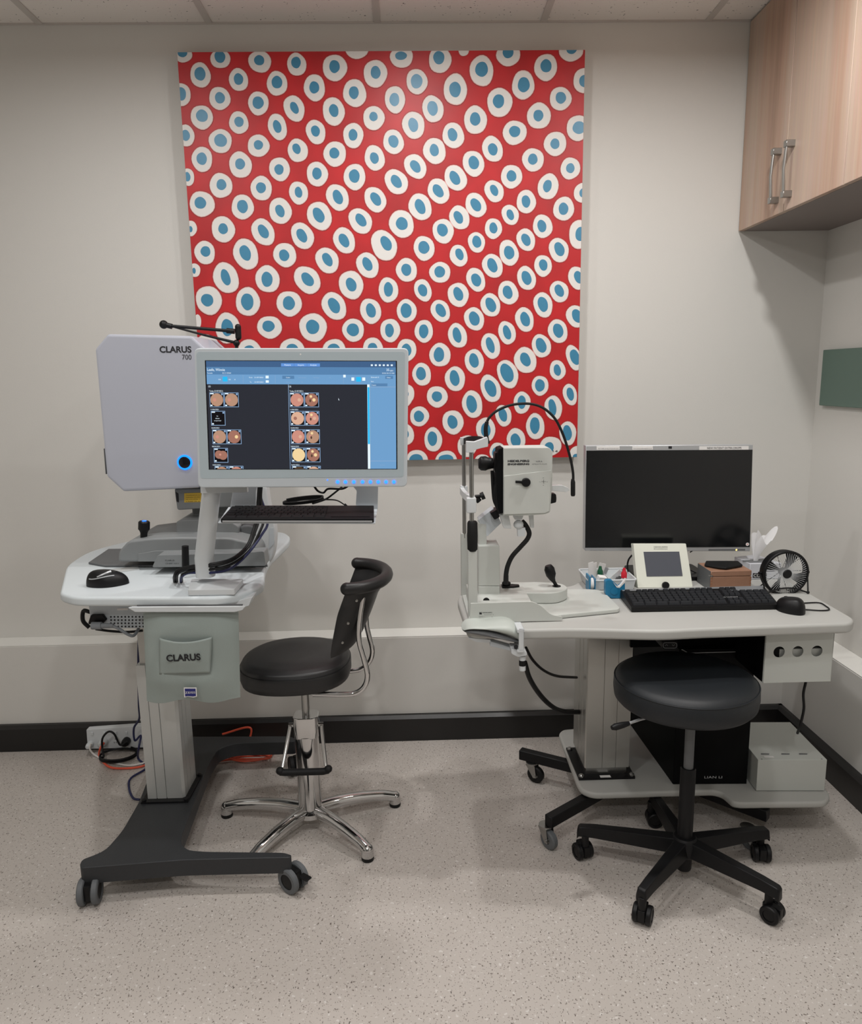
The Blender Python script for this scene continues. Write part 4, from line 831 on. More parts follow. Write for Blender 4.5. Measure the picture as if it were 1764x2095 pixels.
sh.bb((xl, yb, zb_-.0015), (xr, yb+.185, zb_)).bb((xr-.0015, yb, zb_), (xr, yb+.185, zt)).bb((xl-.0015, yb+.002, zb_), (xl, yb+.185, zt)).bb((xl, yb+.185, zb_), (xr, yb+.187, zt))
sh.build('housing', WHITE2, g)
G().bb((xl-.004, yb+.004, zb_+.002), (xl-.0016, yb+.18, zt)).bb((xl+.001, yb+.006, zb_+.002), (hc[0].x+.004, yb+.008, zt)).build('dark_sheet', CASE, g)  # dark sheets over the left side and behind the first hole
G().bb((hc[0].x+.006, yb+.012, zb_+.003), (xr-.02, yb+.17, zc+.003)).build('inner_tray', WHITE2, g)
G().bb((xr, yb+.02, zb_+.02), (xr+.012, yb+.17, zt-.03)).build('end_bracket', WHITE2, g, bev=.002)
cable([at(1649, 1395, -.86), at(1644, 1420, -.86), at(1645, 1450, -.85), at(1638, 1482, -.84), at(1632, 1500, -.8)], .004, BLACK, 'power_lead', 'black lead dropping from the cable box to the grey case on the shelf', 6)

# tower computer on the shelf, turned a little
a, b, c0 = atZ(1377, 1605, ZS), atZ(1528, 1604, ZS), atZ(1286, 1500, ZS)
dn = (c0-a); dn.normalize(); fr = (b-a).normalized(); dn = Vector((-fr.y, fr.x, 0)).lerp(dn, .5).normalized()
tw = thing('tower_computer', 'black tower computer standing on the desk shelf behind the round stool', 'computer', a)
zt = at(1460, 1329, -.74).z
G().prism([a, b, b+dn*.46, a+dn*.46], (0, 0, zt-ZS)).build('case', CASE, tw, bev=.002)
fn = Vector((fr.y, -fr.x, 0))
def T_(u, z, o=.001): q = a.lerp(b, u)+fn*o; q.z = z; return q
G().tube([T_(.03, zt-.0), T_(.12, zt-.012, .002), T_(.98, zt-.008, .002)], .0012, 6).build('edge_strip', WINK, tw)
G().prism([T_(.15, zt-.034), T_(.31, zt-.034), T_(.31, zt-.018), T_(.15, zt-.018)], fn*.001).build('label_sticker', [PAPER], tw)
text('LIAN LI', T_(.42, ZS+.022), T_(.66, ZS+.022), .008, WINK, tw, tail=fn)
# steel case on the shelf
a, b = atZ(1547, 1619, ZS), atZ(1687, 1619, ZS); fr = (b-a).normalized(); dn = Vector((-fr.y, fr.x, 0)); zt = .245
bk = atZ(1605, 1478, zt)
bxx = thing('steel_case', 'pale grey steel case lying on the right end of the desk shelf', 'case', a)
dp = .26
G().prism([a+Vector((0, 0, .002)), b+Vector((0, 0, .002)), b+dn*dp+Vector((0, 0, .002)), a+dn*dp+Vector((0, 0, .002))], (0, 0, zt-ZS-.002)).build('body', WHITE2, bxx, bev=.001, seg=1)
g = G()
for u, v in ((.06, .02), (.93, .02)): 
    q = a.lerp(b, u)+dn*.004; q.z = zt+.0003; g.lathe([(.0025, 0), (0, .0005)], q, seg=10)
for u, w_ in ((.1, .16), (.4, .16), (.66, .18)):
    q = a.lerp(b, u)+dn*.032; q.z = zt+.0004; g.add([q, q+fr*.026, q+fr*.03+dn*.007, q+fr*.004+dn*.009], [(0, 1, 2, 3)])
g.build('smudge_marks', [DGREY], bxx)
q = a.lerp(b, .12)+dn*.012; q.z = zt+.0005; G().prism([q, q+fr*.03, q+fr*.03+dn*.01, q+dn*.01], (0, 0, .0004)).build('sticker', PAPER, bxx)

# arm rest clamped to the left corner
yb = -1.0
ar = thing('arm_rest', 'padded pale elbow rest clamped to the left front corner of the desk', 'arm rest', at(1020, 1300, yb))
TP = sm([at(a_, b_, yb) for a_, b_ in ((946, 1295), (955, 1287), (975, 1283), (1015, 1281), (1050, 1283), (1070, 1292), (1079, 1307), (1076, 1316))], 4)
BT = sm([at(a_, b_, yb) for a_, b_ in ((1070, 1319), (1050, 1309), (1030, 1302), (1000, 1295), (970, 1291), (948, 1296))], 4)
def pad(TP, BT, dy0, w_, k):
    g = G(); n_ = len(TP)
    def f(u, v):
        i = min(int(u*(n_-1)), n_-2); t_ = u*(n_-1)-i; tp = TP[i].lerp(TP[i+1], t_); j = min(int((1-u)*(len(BT)-1)), len(BT)-2); t2 = (1-u)*(len(BT)-1)-j; b_ = BT[j].lerp(BT[j+1], t2)
        a_ = 2*math.pi*v; wd = w_*(.35+.65*math.sin(math.pi*min(1, max(0, u)))**.35); c_ = tp.lerp(b_, .5); hh = (tp-b_).length/2*k
        return Vector((c_.x, c_.y+w_*.5+wd*.5*math.cos(a_), c_.z+hh*math.sin(a_)))
    g.grid(f, 28, 20); return g
pad(TP, BT, 0, .10, 1.0).build('pad', PADM, ar, ang=70)
B2 = sm([at(a_, b_, yb) for a_, b_ in ((1068, 1321), (1050, 1318), (1030, 1313), (1006, 1308), (975, 1303), (949, 1299))], 4)
g = pad(BT[::-1], B2, 0, .10, 1.15); g.build('pad_base', DGREY, ar, ang=70)
P4 = lambda px, y: [at(a_, b_, y) for a_, b_ in px]
G().prism(roundpoly(P4([(958, 1305), (1004, 1309), (1004, 1315), (975, 1314)], yb+.03), .004), (0, .05, 0)).build('pad_mount', WHITE, ar, bev=.002)
G().prism(P4([(1003, 1312), (1062, 1329), (1062, 1336), (1003, 1322)], yb+.03), (0, .03, 0)).build('swing_link', LGREY, ar, bev=.002)
G().prism(roundpoly(P4([(1046, 1328), (1072, 1329), (1079, 1336), (1079, 1342), (1060, 1345), (1046, 1338)], yb-.005), .004), (0, .05, 0)).build('swing_arm', WHITE, ar, bev=.003)
G().cyl(at(1056, 1323, yb-.01), at(1056, 1323, yb+.04), .006, 14).build('pivot_knob', BLACK, ar)
g = G().bb((at(1064, 1, yb).x, yb-.014, ZD+.0015), (at(1080, 1, yb).x, yb+.05, ZD+.011)).bb((at(1068, 1, yb).x, yb-.014, ZD-.05), (at(1080, 1, yb).x, yb-.008, ZD+.011)).bb((at(1064, 1, yb).x, yb-.014, ZD-.055), (at(1080, 1, yb).x, yb+.05, ZD-.047))
g.build('clamp', WHITE, ar, bev=.001)
q0, q1 = at(1069, 1342, yb+.01), at(1069, 1371, yb+.01)
G().cyl(q0, q1, .009, 18).build('clamp_screw', WHITE, ar); G().cyl(q0.lerp(q1, .28), q0.lerp(q1, .66), .0095, 18).build('screw_band', BLACK, ar)
cable([at(1076, 1325, -.9), at(1090, 1350, -.86), at(1112, 1371, -.8), at(1140, 1383, -.72), at(1180, 1386, -.6)], .0045, BLACK, 'thin_black_cable', 'upper thin black cable sagging from the desk corner to the column', 6)
cable([at(1074, 1355, -.9), at(1084, 1388, -.86), at(1104, 1420, -.8), at(1128, 1444, -.74), at(1152, 1455, -.66), at(1190, 1457, -.58)], [.0075, .008], BLKM, 'cable_sleeve', 'thick sleeved cable sagging lower from the desk corner to the column', 6)

# ------------------------------------------------------------------ retinal scanner on the desk
oc = thing('retina_scanner', 'white eye scanner with chin rest, black lens and joystick on the desk', 'eye scanner', (.3, -.8, ZD))
Pb = roundpoly([atZ(a_, b_, ZD) for a_, b_ in ((960, 1276), (1131, 1268), (1271, 1254), (1231, 1213), (1100, 1213), (946, 1225))], [.004, .02, .02, .04, .02, .004], 4)
G().prism([p+Vector((0, 0, .001)) for p in Pb], (0, 0, .012)).build('base_plate', WHITE2, oc, bev=.003)
yf = atZ(961, 1276, ZD).y
side = roundpoly([at(a_, b_, yf) for a_, b_ in ((961, 1276), (963, 1235), (1090, 1231), (1108, 1240), (1128, 1259), (1150, 1261.5), (1152, 1268), (1130, 1270))], [.002, .002, .02, .02, .03, .002, .001, .001], 4)
for p in side: p.z = max(p.z, ZD+.002)
G().prism(side, (0, .006, 0)).build('base_fence', WHITE2, oc, bev=.001, seg=1)
G().bb((at(966, 1240, yf).x, yf+.003, ZD+.01), (at(1092, 1240, yf).x, -.69, at(1000, 1240, yf).z)).build('rail_cover', WHITE2, oc, bev=.004)
g = text('HEIDELBERG', at(987, 1254.5, yf), at(1007, 1254, yf), .0032, None, 0, dep=.0008)
for i, (u0, u1) in enumerate(((990, 1010), (980, 992), (980, 999))): merge(g, text('Tiergartenstr 15', at(u0, 1258+i*3.4, yf), at(u1, 1258+i*3.4, yf), .0016, None, 0, dep=.0008))
g.add([at(a_, b_, yf-.0008) for a_, b_ in ((981, 1257), (981, 1252), (983, 1254), (983.2, 1252), (985, 1254), (985.5, 1251), (986, 1257))], [list(range(7))]); g.add([at(a_, b_, yf-.0008) for a_, b_ in ((1006, 1266), (1008, 1266), (1008, 1262), (1006, 1262))], [(0, 1, 2, 3)])
g.build('rating_print', INK, oc)
# head frame: near and far uprights
yn, yr = -.90, -.655
def post(px0, px1, pt, pb, y, m, nm, bev=.004):
    a_, b_ = at(px0, pt, y), at(px1, pb, y); c_ = at((px0+px1)/2, (pt+pb)/2, y); w_ = abs(at(px1, (pt+pb)/2, y).x-at(px0, (pt+pb)/2, y).x)
    return G().bb((c_.x-w_/2, y, b_.z), (c_.x+w_/2, y+w_*.9, a_.z)).build(nm, m, oc, bev=bev)
post(958, 977, 1120, 1275, yn, WHITE2, 'near_upright'); post(943.5, 957, 1091, 1228, yr, WHITE2, 'far_upright')
def rod(x, t0, b0, y, r, m, nm, rr=None):
    a_, b_ = at(x, t0, y), at(x, b0, y); b_.x = a_.x
    g = G().tube([a_, a_.lerp(b_, .06), a_.lerp(b_, .5), a_.lerp(b_, .94), b_], [r*.8, r, r*1.06, r, r*.8] if rr else r, 18); return g.build(nm, m, oc)
rod(964.5, 920, 1080, yn+.008, .0062, STEEL, 'near_rod'); rod(949, 905, 1100, yr+.006, .0062, STEEL, 'far_rod')
rod(966.5, 1066, 1127, yn+.008, .0145, BLKM, 'grip', 1)
post(955, 975, 1019, 1050, yn-.002, WHITE, 'chin_rest_clamp'); 
G().prism([at(942, 994, yr), at(957, 994, yr), at(957, 1012, yr), at(943, 1014, yr)], (0, .02, 0)).build('chin_rest_clamp', WHITE, oc, bev=.002)
cr = sm([at(945, 1003, yr+.01), at(950, 1011, -.72), at(958, 1018, -.82), at(966, 1022, yn+.004)], 6)
g = G()
for p, q in zip(cr, cr[1:]): g.prism([p+Vector((-.006, 0, .010)), q+Vector((-.006, 0, .010)), q+Vector((-.006, 0, -.010)), p+Vector((-.006, 0, -.010))], (.012, 0, 0))
g.build('chin_rest', WHITE, oc)
G().cyl(at(972, 1016, -.85), at(984, 1015, -.85), .005).cyl(at(984, 1016, -.85), at(991, 1013, -.85), .011, 16).cyl(at(976, 1020, -.85), at(981, 1026, -.85), .008).build('height_knob', BLACK, oc)
G().prism(roundpoly(P4([(954, 903), (971, 904), (985, 899), (997, 894), (999, 899), (999, 914), (985, 917), (970, 921), (970, 926), (954, 926)], yn-.002), .002), (0, .02, 0)).build('forehead_bracket', WHITE, oc, bev=.002)
G().prism(P4([(942, 895), (951, 895), (951, 911), (943, 911)], yr), (0, .014, 0)).build('forehead_bracket', WHITE, oc, bev=.001)
fs = sm([at(948, 903, yr+.004), at(960, 899, -.72), at(980, 899, -.80), at(996, 905, yn+.012)], 6); g = G()
for p, q in zip(fs, fs[1:]): g.prism([p+Vector((0, 0, .009)), q+Vector((0, 0, .009)), q+Vector((0, 0, -.009)), p+Vector((0, 0, -.009))], (.003, .001, 0))
g.build('forehead_band', BLKM, oc)
G().tube(sm([at(a_, b_, -.87) for a_, b_ in ((998, 908), (995, 893), (994, 876), (996.5, 863))], 5), [.0068, .0055], 10).tube(sm([at(a_, b_, -.87) for a_, b_ in ((996.5, 863), (1001.6, 854), (1015, 841.7), (1039, 830.6), (1064.5, 826), (1090, 827), (1112, 835), (1132.6, 852.7), (1146, 874.8), (1158, 905.4), (1168, 941), (1172.5, 967), (1173, 984))], 6), .0038, 10).tube([at(1172, 980, -.87), at(1172.5, 987, -.87), at(1172.5, 1012, -.87), at(1172.5, 1015, -.87)], [.0045, .0066, .0066, .005], 12).build('gooseneck_light', BLKM, oc)
# carriage
yc = -.80
G().prism(roundpoly([atZ(a_, b_, ZD+.048) for a_, b_ in ((978, 1212), (1140, 1213), (1165, 1203), (1150, 1193), (1100, 1190), (985, 1193))], [.005, .04, .04, .03, .02, .005], 6), (0, 0, -.034)).build('carriage', WHITE2, oc, bev=.005, seg=3)
G().prism(roundpoly(P4([(979, 1117), (1022, 1116), (1023, 1199), (979, 1199)], yc), .003), (0, .09, 0)).build('power_housing', WHITE2, oc, bev=.006, seg=3)
G().prism(P4([(979, 1200), (1023, 1200), (1023, 1231), (979, 1231)], yc-.004), (0, .09, 0)).build('lower_housing', WHITE2, oc, bev=.003)
G().lathe([(.0095, 0), (.0095, .004), (0, .004)], at(995, 1229, -.866), (0, -1, 0), 24).build('round_port', BLACK, oc)
G().prism(roundpoly(P4([(979, 1070), (996, 1072), (996, 1122), (979, 1122)], yc+.02), .002), (0, .05, 0)).build('swivel_column', WHITE2, oc, bev=.003)
G().prism(roundpoly(P4([(979, 1064), (1010, 1040), (1026, 1070), (997, 1098), (990, 1090)], yc+.02), .003), (0, .05, 0)).build('tilt_arm', LGREY, oc, bev=.003)
G().prism(roundpoly(P4([(1003, 1050), (1018, 1042), (1023, 1058), (1012, 1064)], yc-.004), .004), (0, .05, 0)).build('arm_joint', BLACK, oc, bev=.003)
# camera
yh = -.85
G().prism(roundpoly(P4([(1030, 917), (1124, 915.5), (1131, 924), (1130, 966), (1131, 974), (1126, 1048), (1117, 1052), (1080, 1055), (1030, 1055)], yh), [.002, .006, .006, .004, .004, .006, .006, .002, .002], 4), (0, .085, 0)).build('camera_body', WHITE2, oc, bev=.007, seg=3)
G().prism(roundpoly(P4([(1031.5, 974), (1128, 962), (1129, 968), (1124, 1046), (1116, 1050), (1031.5, 1053)], yh-.004), .002, 2), (0, .01, 0)).build('side_cover', WHITE2, oc, bev=.0015, seg=2)
G().prism(roundpoly(P4([(1020, 919), (1030, 916), (1032, 918), (1032, 1049), (1024, 1052), (1018, 1040), (1014, 980)], yh+.002), .004), (0, .08, 0)).build('rear_shell', CASE, oc, bev=.004)
G().prism(roundpoly(P4([(1013, 926), (1022, 926), (1022, 970), (1016, 975), (1011, 960)], yh+.02), .004), (0, .045, 0)).build('lens_mount', BLACK, oc, bev=.003)
ln_ = at(996, 948, yh+.045); G().lathe([(.014, -.024), (.0205, -.017), (.0215, -.004), (.018, .004), (.015, .018)], ln_, (1, 0, 0), 28).build('lens_ring', BLACK, oc); G().lathe([(0, -.0235), (.0142, -.0235)], ln_, (1, 0, 0), 20).build('front_lens', GLASS, oc)
G().tube(sm(P4([(1007, 963), (1009, 1000), (1012, 1025), (1022, 1045)], yh+.035), 5), [.005, .0055], 10).tube(sm(P4([(1020, 975), (1014, 1000), (1016, 1030), (1024, 1050)], yh+.03), 5), .006, 10).build('camera_cable', BLKM, oc)
kn = G().lathe([(.0128, 0), (.0128, .007), (.011, .009), (0, .009)], at(1076, 986.5, yh-.004), (0, -1, 0), 28).prism(P4([(1055, 983.5), (1074, 984), (1074, 989.5), (1055, 988.5)], yh-.011), (0, .004, 0)).build('mode_lever', BLACK, oc, bev=.0006, seg=1)
text('HEIDELBERG', at(1039, 945.3, yh), at(1083, 945, yh), .0058, INK, oc, bold=.05); text('ENGINEERING', at(1039, 951.5, yh), at(1083, 951, yh), .0052, INK, oc, bold=.05)
text('HRA', at(1097, 945.5, yh), at(1110, 945.5, yh), .0042, GINK, oc); text('SPECTRALIS', at(1089, 950.5, yh), at(1119, 950.2, yh), .0026, GINK, oc)
g = G()
for p, q in (((1112.6, 981), (1112.6, 989)), ((1108, 985), (1117, 985))): a_, b_ = at(*p, yh-.0045), at(*q, yh-.0045); g.tube([a_, b_], .00035, 4)
for s, x, y in (('F', 1112, 978.5), ('N', 1104.5, 986.5), ('A', 1119.5, 986.5), ('R', 1112, 993.5)): merge(g, text(s, at(x-1, y, yh-.004), at(x+1.2, y, yh-.004), .0018, None, 0))
g.build('direction_mark', INK, oc)
G().prism(roundpoly(P4([(1127, 994), (1150, 993), (1163, 998), (1166, 1003), (1160, 1007), (1128, 1004)], yh+.03), .003), (0, .02, 0)).build('clear_lever', CLEAR, oc, bev=.001)
G().prism(roundpoly(P4([(1127, 1010), (1138, 1011), (1139, 1020), (1138, 1028), (1126, 1031)], yh+.025), .003), (0, .03, 0)).build('focus_knob', BLACK, oc, bev=.003)
G().prism(roundpoly(P4([(1023, 1053), (1041, 1053), (1047, 1082), (1031, 1081)], yh+.03), .003), (0, .03, 0)).build('lower_guard', CLEAR, oc, bev=.001)
G().prism(P4([(1083, 1052), (1092, 1052), (1093, 1080), (1086, 1080)], yh+.04), (0, .02, 0)).build('lower_guard', CLEAR, oc, bev=.001)
G().prism(roundpoly(P4([(1050, 1052), (1072, 1052), (1068, 1064), (1054, 1064)], yh+.03), .002), (0, .03, 0)).sph(at(1061, 1073, yh+.04), .0135, 1.1).prism(P4([(1059, 1080), (1075, 1080), (1075, 1097), (1060, 1098)], yh+.035), (0, .018, 0)).build('tilt_handle', WHITE, oc, ang=60)
G().tube(sm(P4([(1068, 1066), (1076, 1075), (1083, 1090), (1079, 1103), (1066, 1118), (1049, 1137), (1040, 1155), (1036, 1172), (1034.5, 1195)], yh+.05), 6), .0072, 12).build('cable_hose', BLKM, oc)
q = atZ(1040, 1202, ZD+.049); G().prism([q+Vector((a_, b_, 0)) for a_, b_ in ((-.02, -.014), (.014, -.014), (.034, -.006), (.034, .006), (.014, .014), (-.02, .014))], (0, 0, .008)).lathe([(.012, .008), (.014, .014), (.012, .018), (.007, .02), (.007, .04)], q+Vector((-.006, 0, 0)), seg=18).build('hose_socket', BLACK, oc, bev=.001, seg=1)
j0 = atZ(1139, 1199, ZD+.049); G().lathe([(.013, 0), (.013, .001), (0, .001)], j0, seg=20).build('joystick_well', BLACK, oc)
j1, j2 = at(1130, 1184, j0.y), at(1122, 1157, j0.y)
G().tube([j0, j0.lerp(j1, .6), j1, j1.lerp(j2, .3), j1.lerp(j2, .75), j2], [.0055, .0055, .0095, .0155, .0160, .0105], 18).build('joystick', BLACK, oc)

# ------------------------------------------------------------------ things on the desk
ym = -.49
mn = thing('desk_monitor', 'large widescreen monitor with dark blank screen and thin silver bezel on the desk', 'monitor', (.82, ym+.05, ZD))
G().prism(P4([(1199, 912), (1541, 910), (1535, 1128), (1197, 1127)], ym), (0, .035, 0)).build('monitor_case', SILV, mn, bev=.0015, seg=1)
G().prism(P4([(1200, 922), (1540, 920), (1534.5, 1119), (1197.5, 1120.5)], ym-.0008), (0, .001, 0)).build('screen', GLASS, mn)
def tapelabel(x0, x1, s, t0, t1, h): 
    g = G().prism(P4([(x0, 913), (x1, 912.5), (x1, 920), (x0, 920.5)], ym-.0008), (0, .0008, 0)).mt(1); merge(g, text(s, at(t0, 918.6, ym-.0008), at(t1, 918.2, ym-.0008), h, None, 0)); g.build('tape_label', [PAPER, INK], mn)
tapelabel(1221, 1268, 'NO TABS during ultrasound exam', 1224, 1266, .0028); tapelabel(1294, 1336, 'www.patientinformation.co.uk', 1296, 1334, .0028); tapelabel(1431, 1532, 'NEW PATIENT EXTRA DROPS', 1447, 1517, .0062)
g = G().prism(roundpoly(P4([(1368, 913), (1375, 913), (1375, 918), (1368, 918)], ym-.0006), .001), (0, .0006, 0)).build('maker_badge', INK, mn)
text('HP Compaq LA2405wg', at(1208, 1126.4, ym), at(1236, 1126.2, ym), .0028, GINK, mn)
G().prism(P4([(1450, 1123.5), (1525, 1123), (1525, 1126), (1450, 1126.5)], ym-.0006), (0, .0006, 0)).build('button_strip', DGREY, mn)
G().lathe([(.003, 0), (.002, .001), (0, .001)], at(1507, 1125, ym-.0008), (0, -1, 0), 12).build('power_led', GLOWO, mn)
g = G().lathe([(.0058, 0), (.0058, .0006), (0, .0006)], at(1529.5, 1113.5, ym-.001), (0, -1, 0), 20).mt(1).lathe([(.0026, .0007), (0, .0009)], at(1529.5, 1113.5, ym-.001), (0, -1, 0), 12).build('round_sticker', [PAPER, DOTP], mn)
q = at(1370, 1120, ym)
G().bb((q.x-.03, ym+.035, ZD+.02), (q.x+.03, ym+.055, 1.05)).build('stand_post', BLACK, mn, bev=.003)
G().prism(roundpoly([Vector((q.x-.12, ym+.13, ZD)), Vector((q.x+.13, ym+.13, ZD)), Vector((q.x+.13, ym-.05, ZD)), Vector((q.x-.12, ym-.05, ZD))], .02), (0, 0, .014)).build('stand_foot', BLACK, mn, bev=.004)
# small display
yd = atZ(1360, 1203, ZD).y
dd = thing('control_panel_display', 'small ivory touch panel with grey screen leaning in front of the blank monitor', 'display', (at(1360, 1200, yd).x, yd, ZD))
IV = mat('ivory_plastic', (226, 228, 216), .4)
def D4(px, o=0):
    out = []
    for a_, b_ in px:
        t_ = (1203-b_)/91; y_ = yd+.004+.045*t_+o; out.append(at(a_, b_, y_))
    return out
n_ = Vector((0, .9, -.35)).normalized()*.0
G().prism(roundpoly(D4([(1296, 1112), (1404, 1112), (1418, 1201), (1305, 1203)]), .003), (0, .028, -.006)).build('case', IV, dd, bev=.002)
G().prism(D4([(1317, 1129), (1390, 1128.5), (1397, 1178.5), (1323.5, 1179.5)], -.001), (0, .002, 0)).build('screen', [mat('grey_lcd', (84, 87, 96), .25)], dd)
g = G(); g.lathe([(.0115, 0), (.0115, .008), (0, .010)], D4([(1361, 1197)])[0]+Vector((0, -.001, 0)), (0, -1, .2), 24).build('dial_knob', BLACK, dd)
text('HEIDELBERG', *D4([(1338, 1120), (1366, 1120)]), .0036, INK, dd); text('ENGINEERING', *D4([(1338, 1123.8), (1366, 1123.8)]), .0028, INK, dd)
cable([at(1293, 1136, yd+.07), at(1286, 1146, yd+.08), at(1284, 1162, yd+.08), at(1290, 1180, yd+.07), at(1300, 1190, yd+.07)], .003, BLACK, 'display_cable', 'black cable curving down the left side of the small ivory panel', 6)
cable([at(1412, 1130, ym+.05), at(1425, 1122, ym+.05), at(1430, 1120, ym+.04)], .002, BLACK, 'signal_cable', 'thin black cable emerging above the small ivory panel below the monitor', 4, 6)
cable([at(1412, 1166, ym), at(1428, 1174, ym), at(1440, 1180, ym+.01)], .002, BLACK, 'monitor_cable', 'thin black cable crossing behind the wooden box and ivory panel', 4, 6)
# supplies basket
zb2 = ZD
A_, B_ = atZ(1212, 1208, ZD), atZ(1298, 1203, ZD)
bk = thing('supply_basket', 'white plastic basket of drops and sachets left of the small ivory panel', 'basket', (A_+B_)/2)
yb = A_.y; dpt = .13; x0, x1 = at(1208, 1200, yb).x, at(1296, 1200, yb).x; ht = .034
g = G()
def wall_(p, q):
    p, q = Vector(p), Vector(q); o = Vector(((p.x+q.x)/2-(x0+x1)/2, (p.y+q.y)/2-(yb+dpt/2), 0)).normalized()*.008
    n_ = o.normalized()*-.0015
    g.add([p, q, q+o+Vector((0, 0, ht)), p+o+Vector((0, 0, ht)), p+n_, q+n_, q+o+n_+Vector((0, 0, ht)), p+o+n_+Vector((0, 0, ht))], [(0, 1, 2, 3), (4, 7, 6, 5), (3, 2, 6, 7), (0, 4, 5, 1), (0, 3, 7, 4), (1, 5, 6, 2)])
z_ = ZD+.001
c4 = [(x0, yb, z_), (x1, yb, z_), (x1, yb+dpt, z_), (x0, yb+dpt, z_)]
for i in range(4): wall_(c4[i], c4[(i+1) % 4])
g.bb((x0, yb, z_), (x1, yb+dpt, z_+.002)); xm = x0+(x1-x0)*.47
g.bb((xm, yb, z_), (xm+.002, yb+dpt, z_+ht*.9)).build('tray', WHITE, bk)
rim = [Vector((x0-.008, yb-.008, z_+ht)), Vector((x1+.008, yb-.008, z_+ht)), Vector((x1+.008, yb+dpt+.008, z_+ht)), Vector((x0-.008, yb+dpt+.008, z_+ht))]
P = roundpoly(rim, .012, 4); G().tube(P+[P[0]], .0028, 8).build('rim', WHITE, bk)
def bottle(px, py, y, m, label):
    q = at(px, py, y); b_ = thing('dropper_bottle', label, 'bottle', (q.x, q.y, q.z-.05), 0, None)
    G().lathe([(.011, -.052), (.012, -.05), (.012, -.014), (.008, -.008), (.008, 0)], q, seg=20).build('bottle_body', WHITE, b_)
    G().lathe([(.0095, -.006), (.0095, .010), (.006, .016), (.0045, .026), (0, .027)], q, seg=20).build('cap', m, b_)
bottle(1228, 1174, yb+.05, CAPG, 'dropper bottle with dark green cap in the white basket')
bottle(1277, 1178, yb+.03, CAPR, 'dropper bottle with red cap in the white basket')
for i, (px, top, tilt, l) in enumerate(((1209, 1150, -.05, 'white paper sachet standing leftmost in the basket'), (1216, 1151, .0, 'white paper sachet standing just behind the leftmost one'), (1234, 1152, .30, 'white paper sachet leaning right behind the green-capped bottle'), (1240, 1160, .42, 'grey-edged sachet leaning furthest right behind the green-capped bottle'))):
    q = at(px, top, yb+.03+.018*i); hgt = q.z-(ZD+.006)
    s_ = G().box((0, 0, -.036), (.024, .002, .07)); o_ = tag(G().add(s_.v, s_.f, Matrix.Translation(q) @ Matrix.Rotation(tilt, 4, 'Y') @ Matrix.Rotation(R(35 if i < 2 else 10), 4, 'Z')).build('paper_sachet', PAPER if i < 3 else SILV), l, 'sachet')
G_ = G().box(at(1231, 1184, yb+.014), (.03, .02, .02), rot=(.3, .2, .3)); tag(G_.build('folded_tissue', PAPER, bev=.003), 'folded white tissue in the left half of the basket', 'tissue')
tag(G().box(at(1259, 1178, yb+.05), (.018, .006, .05), rot=(.2, .8, .2)).build('clear_vial_strip', CLEAR, bev=.002), 'clear strip of vials leaning in the right half of the basket', 'vial strip')
tag(G().box(at(1264, 1184, yb+.06), (.03, .02, .02), rot=(0, .2, .4)).build('dark_pouch', DGREY, bev=.004), 'small dark pouch beside the red-capped bottle in the basket', 'pouch')
# tape dispensers
yt = atZ(1258, 1225, ZD).y
tp = thing('tape_dispenser', 'blue tape dispenser standing in front of the white basket', 'tape dispenser', at(1258, 1224, yt))
G().prism(roundpoly(P4([(1239, 1190), (1243, 1187), (1252, 1187), (1259, 1193), (1267, 1201), (1279, 1190), (1279, 1224), (1251, 1224), (1239, 1216)], yt), .003), (0, .02, 0)).build('case', TAPEB, tp, bev=.002)
G().lathe([(.0125, 0), (.010, .0005), (.009, .002), (.012, .003)], at(1257, 1209, yt+.0), (0, -1, 0), 24).build('reel_hub', TAPEB, tp)
G().prism(P4([(1254, 1190), (1262, 1199), (1268, 1200), (1281, 1184), (1279, 1192), (1268, 1203), (1262, 1202)], yt-.0015), (0, .012, 0)).build('tape_tail', PAPER, tp)
q = atZ(1213, 1212, ZD); tp = thing('tape_dispenser', 'blue tape dispenser with white roll seen end-on left of the basket', 'tape dispenser', q)
G().bb((q.x-.012, q.y, ZD+.001), (q.x-.007, q.y+.05, ZD+.052)).bb((q.x+.006, q.y, ZD+.001), (q.x+.009, q.y+.05, ZD+.046)).build('case', TAPEB, tp, bev=.001)
G().lathe([(.010, -.0065), (.019, -.006), (.019, .005), (.010, .0055), (.010, -.0065)], (q.x, q.y+.022, ZD+.023), (1, 0, 0), 28).build('tape_roll', PAPER, tp)
# keyboard
kb = thing('desk_keyboard', 'wide black keyboard with number pad at the front of the desk', 'keyboard', atZ(1430, 1230, ZD))
a, b = atZ(1292, 1252, ZD+.002), atZ(1594, 1246, ZD+.002); d, c_ = atZ(1268, 1204, ZD+.03), atZ(1561, 1196, ZD+.03)
d.z = c_.z = ZD+.002; a.z = b.z = ZD+.002
up0, up1 = Vector((0, 0, .014)), Vector((0, 0, .026))
d += Vector((0, -.006, 0)); c_ += Vector((0, -.006, 0))
g = G().add([a, b, c_, d, a+up0, b+up0, c_+up1, d+up1], [(0, 3, 2, 1), (4, 5, 6, 7), (0, 1, 5, 4), (1, 2, 6, 5), (2, 3, 7, 6), (3, 0, 4, 7)])
g.build('body', BLACK, kb, bev=.002)
def KQ(u, v, h=0): p = a.lerp(b, u).lerp(d.lerp(c_, u), v); p.z = ZD+.016+.012*v+h; return p
G().prism([KQ(.01, .9, .0003), KQ(.99, .9, .0003), KQ(.99, .99, .0003), KQ(.01, .99, .0003)], (0, 0, .0006)).prism([KQ(.74, .76, .0003), KQ(.98, .76, .0003), KQ(.98, .92, .0003), KQ(.74, .92, .0003)], (0, 0, .0006)).build('top_strip', [mat('grey_keyboard_strip', (118, 121, 124), .45)], kb)
g = G(); v0 = .09; dv = .13
